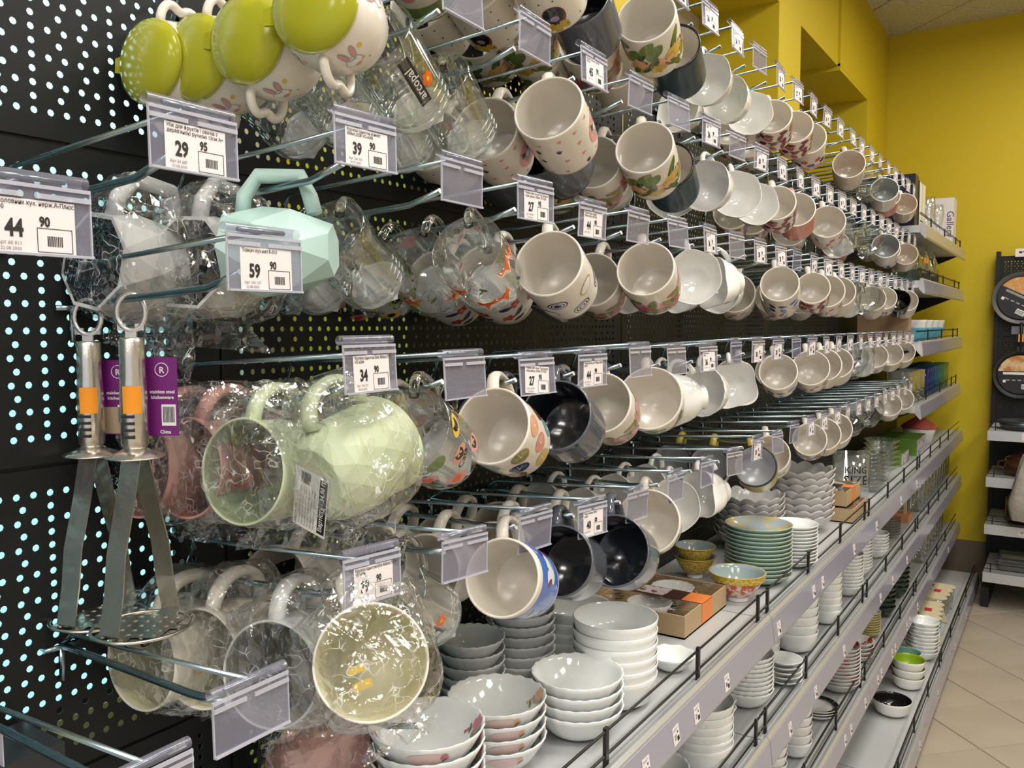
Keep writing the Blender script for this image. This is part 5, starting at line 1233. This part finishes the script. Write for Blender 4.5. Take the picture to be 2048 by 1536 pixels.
# small box in the bottom left corner of the frame
o = empty('hanging_pack', 'dark boxed gadget hanging at the lower left edge', 'package', T(.004, .342, 1.0)); ob('carton_body', MB().box((0, -.03, -.03), (.07, .03, .066), mat('dark_carton', (.03, .03, .035), .35)), o)
ob('hang_hole', MB().lathe([(0, 0), (.006, 0), (.006, .0005), (0, .0005)], 16, [P('black')]), o, T(.0705, 0, .045) @ Matrix.Rotation(PI / 2, 4, 'Y')); ob('hang_tab', MB().box((.0, -.02, .066), (.07, -.019, .095), mat('pale_card', (.5, .48, .55), .4)), o)

# ================================================================== BACK GONDOLA
gx = .455; by = 5.17
g = empty('pegboard', 'black perforated panel with frying pans by the yellow wall', 'pegboard', T(gx, by, 0))
pgb = peg_mesh(.992, .42); 
me2 = MB(); 
for f, mi_ in zip(pgb.f, pgb.mi): pass
rot = Matrix.Rotation(-PI / 2, 4, 'Z')
pme = pgb.mesh('panel')
for i in range(2): ob('panel', pme, g, T(0, 0, .93 + i * .425) @ rot)
ob('lower_back', MB().box((0, .002, .1), (1.0, .014, .93), PEG), g); ob('upright', MB().box((-.014, -.006, .0), (.006, .05, 1.80), PEGD), g)
for z, nm in ((.895, 'upper'), (.665, 'second'), (.43, 'third'), (.19, 'lowest')):
    s = empty('shelf', 'grey %s shelf of the pan display by the back wall' % nm, 'shelf', T(gx + .005, 4.72, z))
    ob('shelf_plate', MB().box((0, 0, -.03), (1.0, .44, 0), SHELF), s); ob('price_rail', MB().box((0, -.012, -.045), (1.0, 0, .004), RAILM), s)
    w = MB()
    for zz in (.02, .045): w.tube([(.004, .006, zz), (.99, .006, zz)], .002, WIREB, 6)
    ob('wire_guard', w, s)
    for xx in (.03, .5, .95): ob('guard_post', MB().box((xx, .003, 0), (xx + .005, .009, .048), WIREB), s)
    if nm in ('upper', 'third'):
        lm = MB().box((.145, -.0135, -.036), (.215, -.012, 0.0), PAPER)
        v, f = text('109', .012, .8, .0003); lm.add([(.152 + p, -.0139, -.024 + q) for p, q in v], f, INK); v, f = text('90', .008, .8, .0003); lm.add([(.183 + p, -.0139, -.016 + q) for p, q in v], f, INK)
        lm.box((.188, -.0139, -.032), (.208, -.0136, -.025), INKG); ob('price_label', lm, s)
ob('foot', MB().box((-.005, -.40, 0), (.03, .04, .10), PEGD), g)
FOOD1 = speckle(mat('card_photo_fries', (.6, .3, .1), .35), 45, (.65, .30, .05), (.60, .42, .28), .42, .6); FOOD2 = speckle(mat('card_photo_pancake', (.5, .3, .12), .35), 30, (.50, .20, .05), (.72, .52, .30), .4, .6, stretch=(1, 1, 4))
DCARD = mat('card_dark', (.02, .02, .022), .35)
def pan(x, z, Rr, label, food, rot, grey):
    p = empty('frying_pan', label, 'pan', T(x, by - .03, z) @ Matrix.Rotation(PI / 2, 4, 'X') @ RZ(R(rot)), 'frying pans')
    body = mat('pan_grey', (.10, .10, .09), .3, metal=.5) if grey else mat('pan_black', (.012, .012, .012), .35)
    ob('pan_body', MB().lathe([(0, -.0), (Rr * .72, 0), (Rr, .035), (Rr - .002, .036), (Rr * .71, .003), (0, .003)], 48, [body]), p)
    ob('handle', MB().tube([(0, Rr * .97, .032), (0, Rr + .03, .036), (0, Rr + .08, .034), (0, Rr + .145, .030)], lambda u: .009 + .004 * u, WIREB, 8, .6), p)
    ob('handle_bracket', MB().box((-.018, Rr - .006, .028), (.018, Rr + .022, .040), INOX if grey else WIREB), p)
    n = 20; rc = Rr * .80; c = MB(); h0 = .05 * Rr
    up = [(rc * math.cos(R(a)), rc * math.sin(R(a))) for a in [10 + 160 * i / n for i in range(n + 1)]]; lo = [(rc * math.cos(R(a)), rc * math.sin(R(a))) for a in [170 + 200 * i / n for i in range(n + 1)]]
    c.prism(up, .037, .038, food); c.prism(lo, .037, .038, DCARD)
    c.box((-rc * .75, .0, .038), (rc * .75, .012, .0384), P('white') if not grey else mat('card_grey', (.3, .3, .3), .4))
    for i in range(5): c.box((-rc * .6 + i * rc * .26, -rc * .32, .038), (-rc * .6 + i * rc * .26 + rc * .16, -rc * .26, .0384), P('grey'))
    c.box((rc * .1, -rc * .75, .038), (rc * .5, -rc * .5, .0384), P('white')); c.box((-rc * .75, -rc * .42, .038), (-rc * .62, -rc * .28, .0384), P('white')); c.box((rc * .62, -rc * .42, .038), (rc * .75, -rc * .28, .0384), P('white'))
    for i in range(8): c.box((rc * .13 + i * rc * .042, -rc * .72, .0384), (rc * .13 + i * rc * .042 + rc * .02, -rc * .54, .0387), P('black'))
    if grey: c.box((-.002, rc * .22, .0382), (.03, rc * .42, .0388), ORANGE)
    ob('card_disc', c, p)
    if not grey: ob('orange_sticker', MB().box((-.012, Rr + .045, .040), (.012, Rr + .085, .041), ORANGE), p)
pan(.565, 1.552, .135, 'grey frying pan with fries photo card, upper on the panel', FOOD1, -28, True); pan(.570, 1.155, .125, 'black frying pan with pancake photo card, lower on the panel', FOOD2, 0, False)
for x, z, lab in ((.565, 1.795, 'price sleeve above the grey frying pan'), (.560, 1.395, 'blank price sleeve above the black frying pan')):
    o = empty('price_tag', 'clear ' + lab, 'price tag', T(x, by - .05, z)); ob('sleeve', MB().box((-.035, -.002, -.03), (.035, 0, .012), PAPER if z > 1.5 else PVC), o)
    ob('hook_wire', MB().tube([(0, 0, .008), (0, .05, .008)], .002, STEEL, 6), o)
    if z > 1.5: ob('print', MB().box((-.018, -.0026, -.012), (-.004, -.002, -.002), INK).box((.0, -.0026, -.008), (.01, -.002, -.001), INK), o)
bg = MB(); n, k = 24, 26; vs = []
for i in range(k + 1):
    u = i / k
    for j in range(n):
        a = 2 * PI * j / n; r = .085 * (1 - .55 * (1 - u) ** 2) * (1 - .35 * max(0, u - .75) * 4 * .6) + .0
        rr_ = r * (1 + .10 * math.sin(5 * a + 3 * u) + .05 * math.sin(9 * a - 5 * u))
        vs.append((rr_ * math.cos(a) * 1.25, rr_ * math.sin(a) * .7, -.32 * u))
bg.add(vs, [(i * n + j, (i + 1) * n + j, (i + 1) * n + (j + 1) % n, i * n + (j + 1) % n) for i in range(k) for j in range(n)], CLOTH, True); bg.add(vs[-n:], [list(range(n))], CLOTH)
o = tag(ob('cloth_bag', bg), 'beige cloth bag hanging before the pan display at the right edge', 'bag'); o.location = (.665, 4.66, .80)
o = empty('cooking_pot', 'amber glass pot on the second shelf of the pan display', 'pot', T(.60, 4.86, .666)); ob('body', MB().lathe([(0, 0), (.06, 0), (.07, .02), (.07, .085), (.066, .085), (.066, .01), (0, .008)], 32, [COPPER]), o); ob('lid', MB().lathe([(.071, .086), (.05, .10), (.012, .108), (.01, .12), (0, .121)], 32, [COPPER]), o)
ob('handle', handle(.068, .05, .02, .03, .006, 1.3, COPPER), o, RZ(PI))
o = empty('cooking_pot', 'dark amber pot on the third shelf behind the cloth bag', 'pot', T(.62, 4.86, .431)); ob('body', MB().lathe([(0, 0), (.07, 0), (.082, .03), (.08, .12), (.076, .12), (.076, .01), (0, .008)], 32, [COPPER]), o); ob('lid', MB().lathe([(.082, .121), (.05, .14), (.012, .148), (0, .16)], 32, [COPPER]), o)
o = empty('roasting_tray', 'dark roasting tray on the upper shelf of the pan display', 'tray', T(.60, 4.86, .896)); ob('body', MB().lathe([(0, 0), (.09, 0), (.11, .045), (.107, .045), (.088, .004), (0, .004)], 40, [mat('tray_steel', (.10, .11, .12), .3, metal=.8)]), o)
for i in range(2):
    o = empty('baking_dish', 'clear rectangular glass dish on the lowest display shelf, %s one' % ('lower', 'upper')[i], 'dish', T(.62, 4.88, .191 + i * .02)); ob('body', MB().lathe([(0, 0), (.13, 0), (.15, .04), (.146, .04), (.125, .005), (0, .005)], 4, [THIN], smooth=False), o, RZ(PI / 4))
# right-hand aisle end: another wall far off closes the shop
struct('wall_right', MB().box((4.4, -3, 0), (4.5, BACK_Y, CEIL_Z), mat('shop_wall_pale', (.55, .52, .46), .7)))
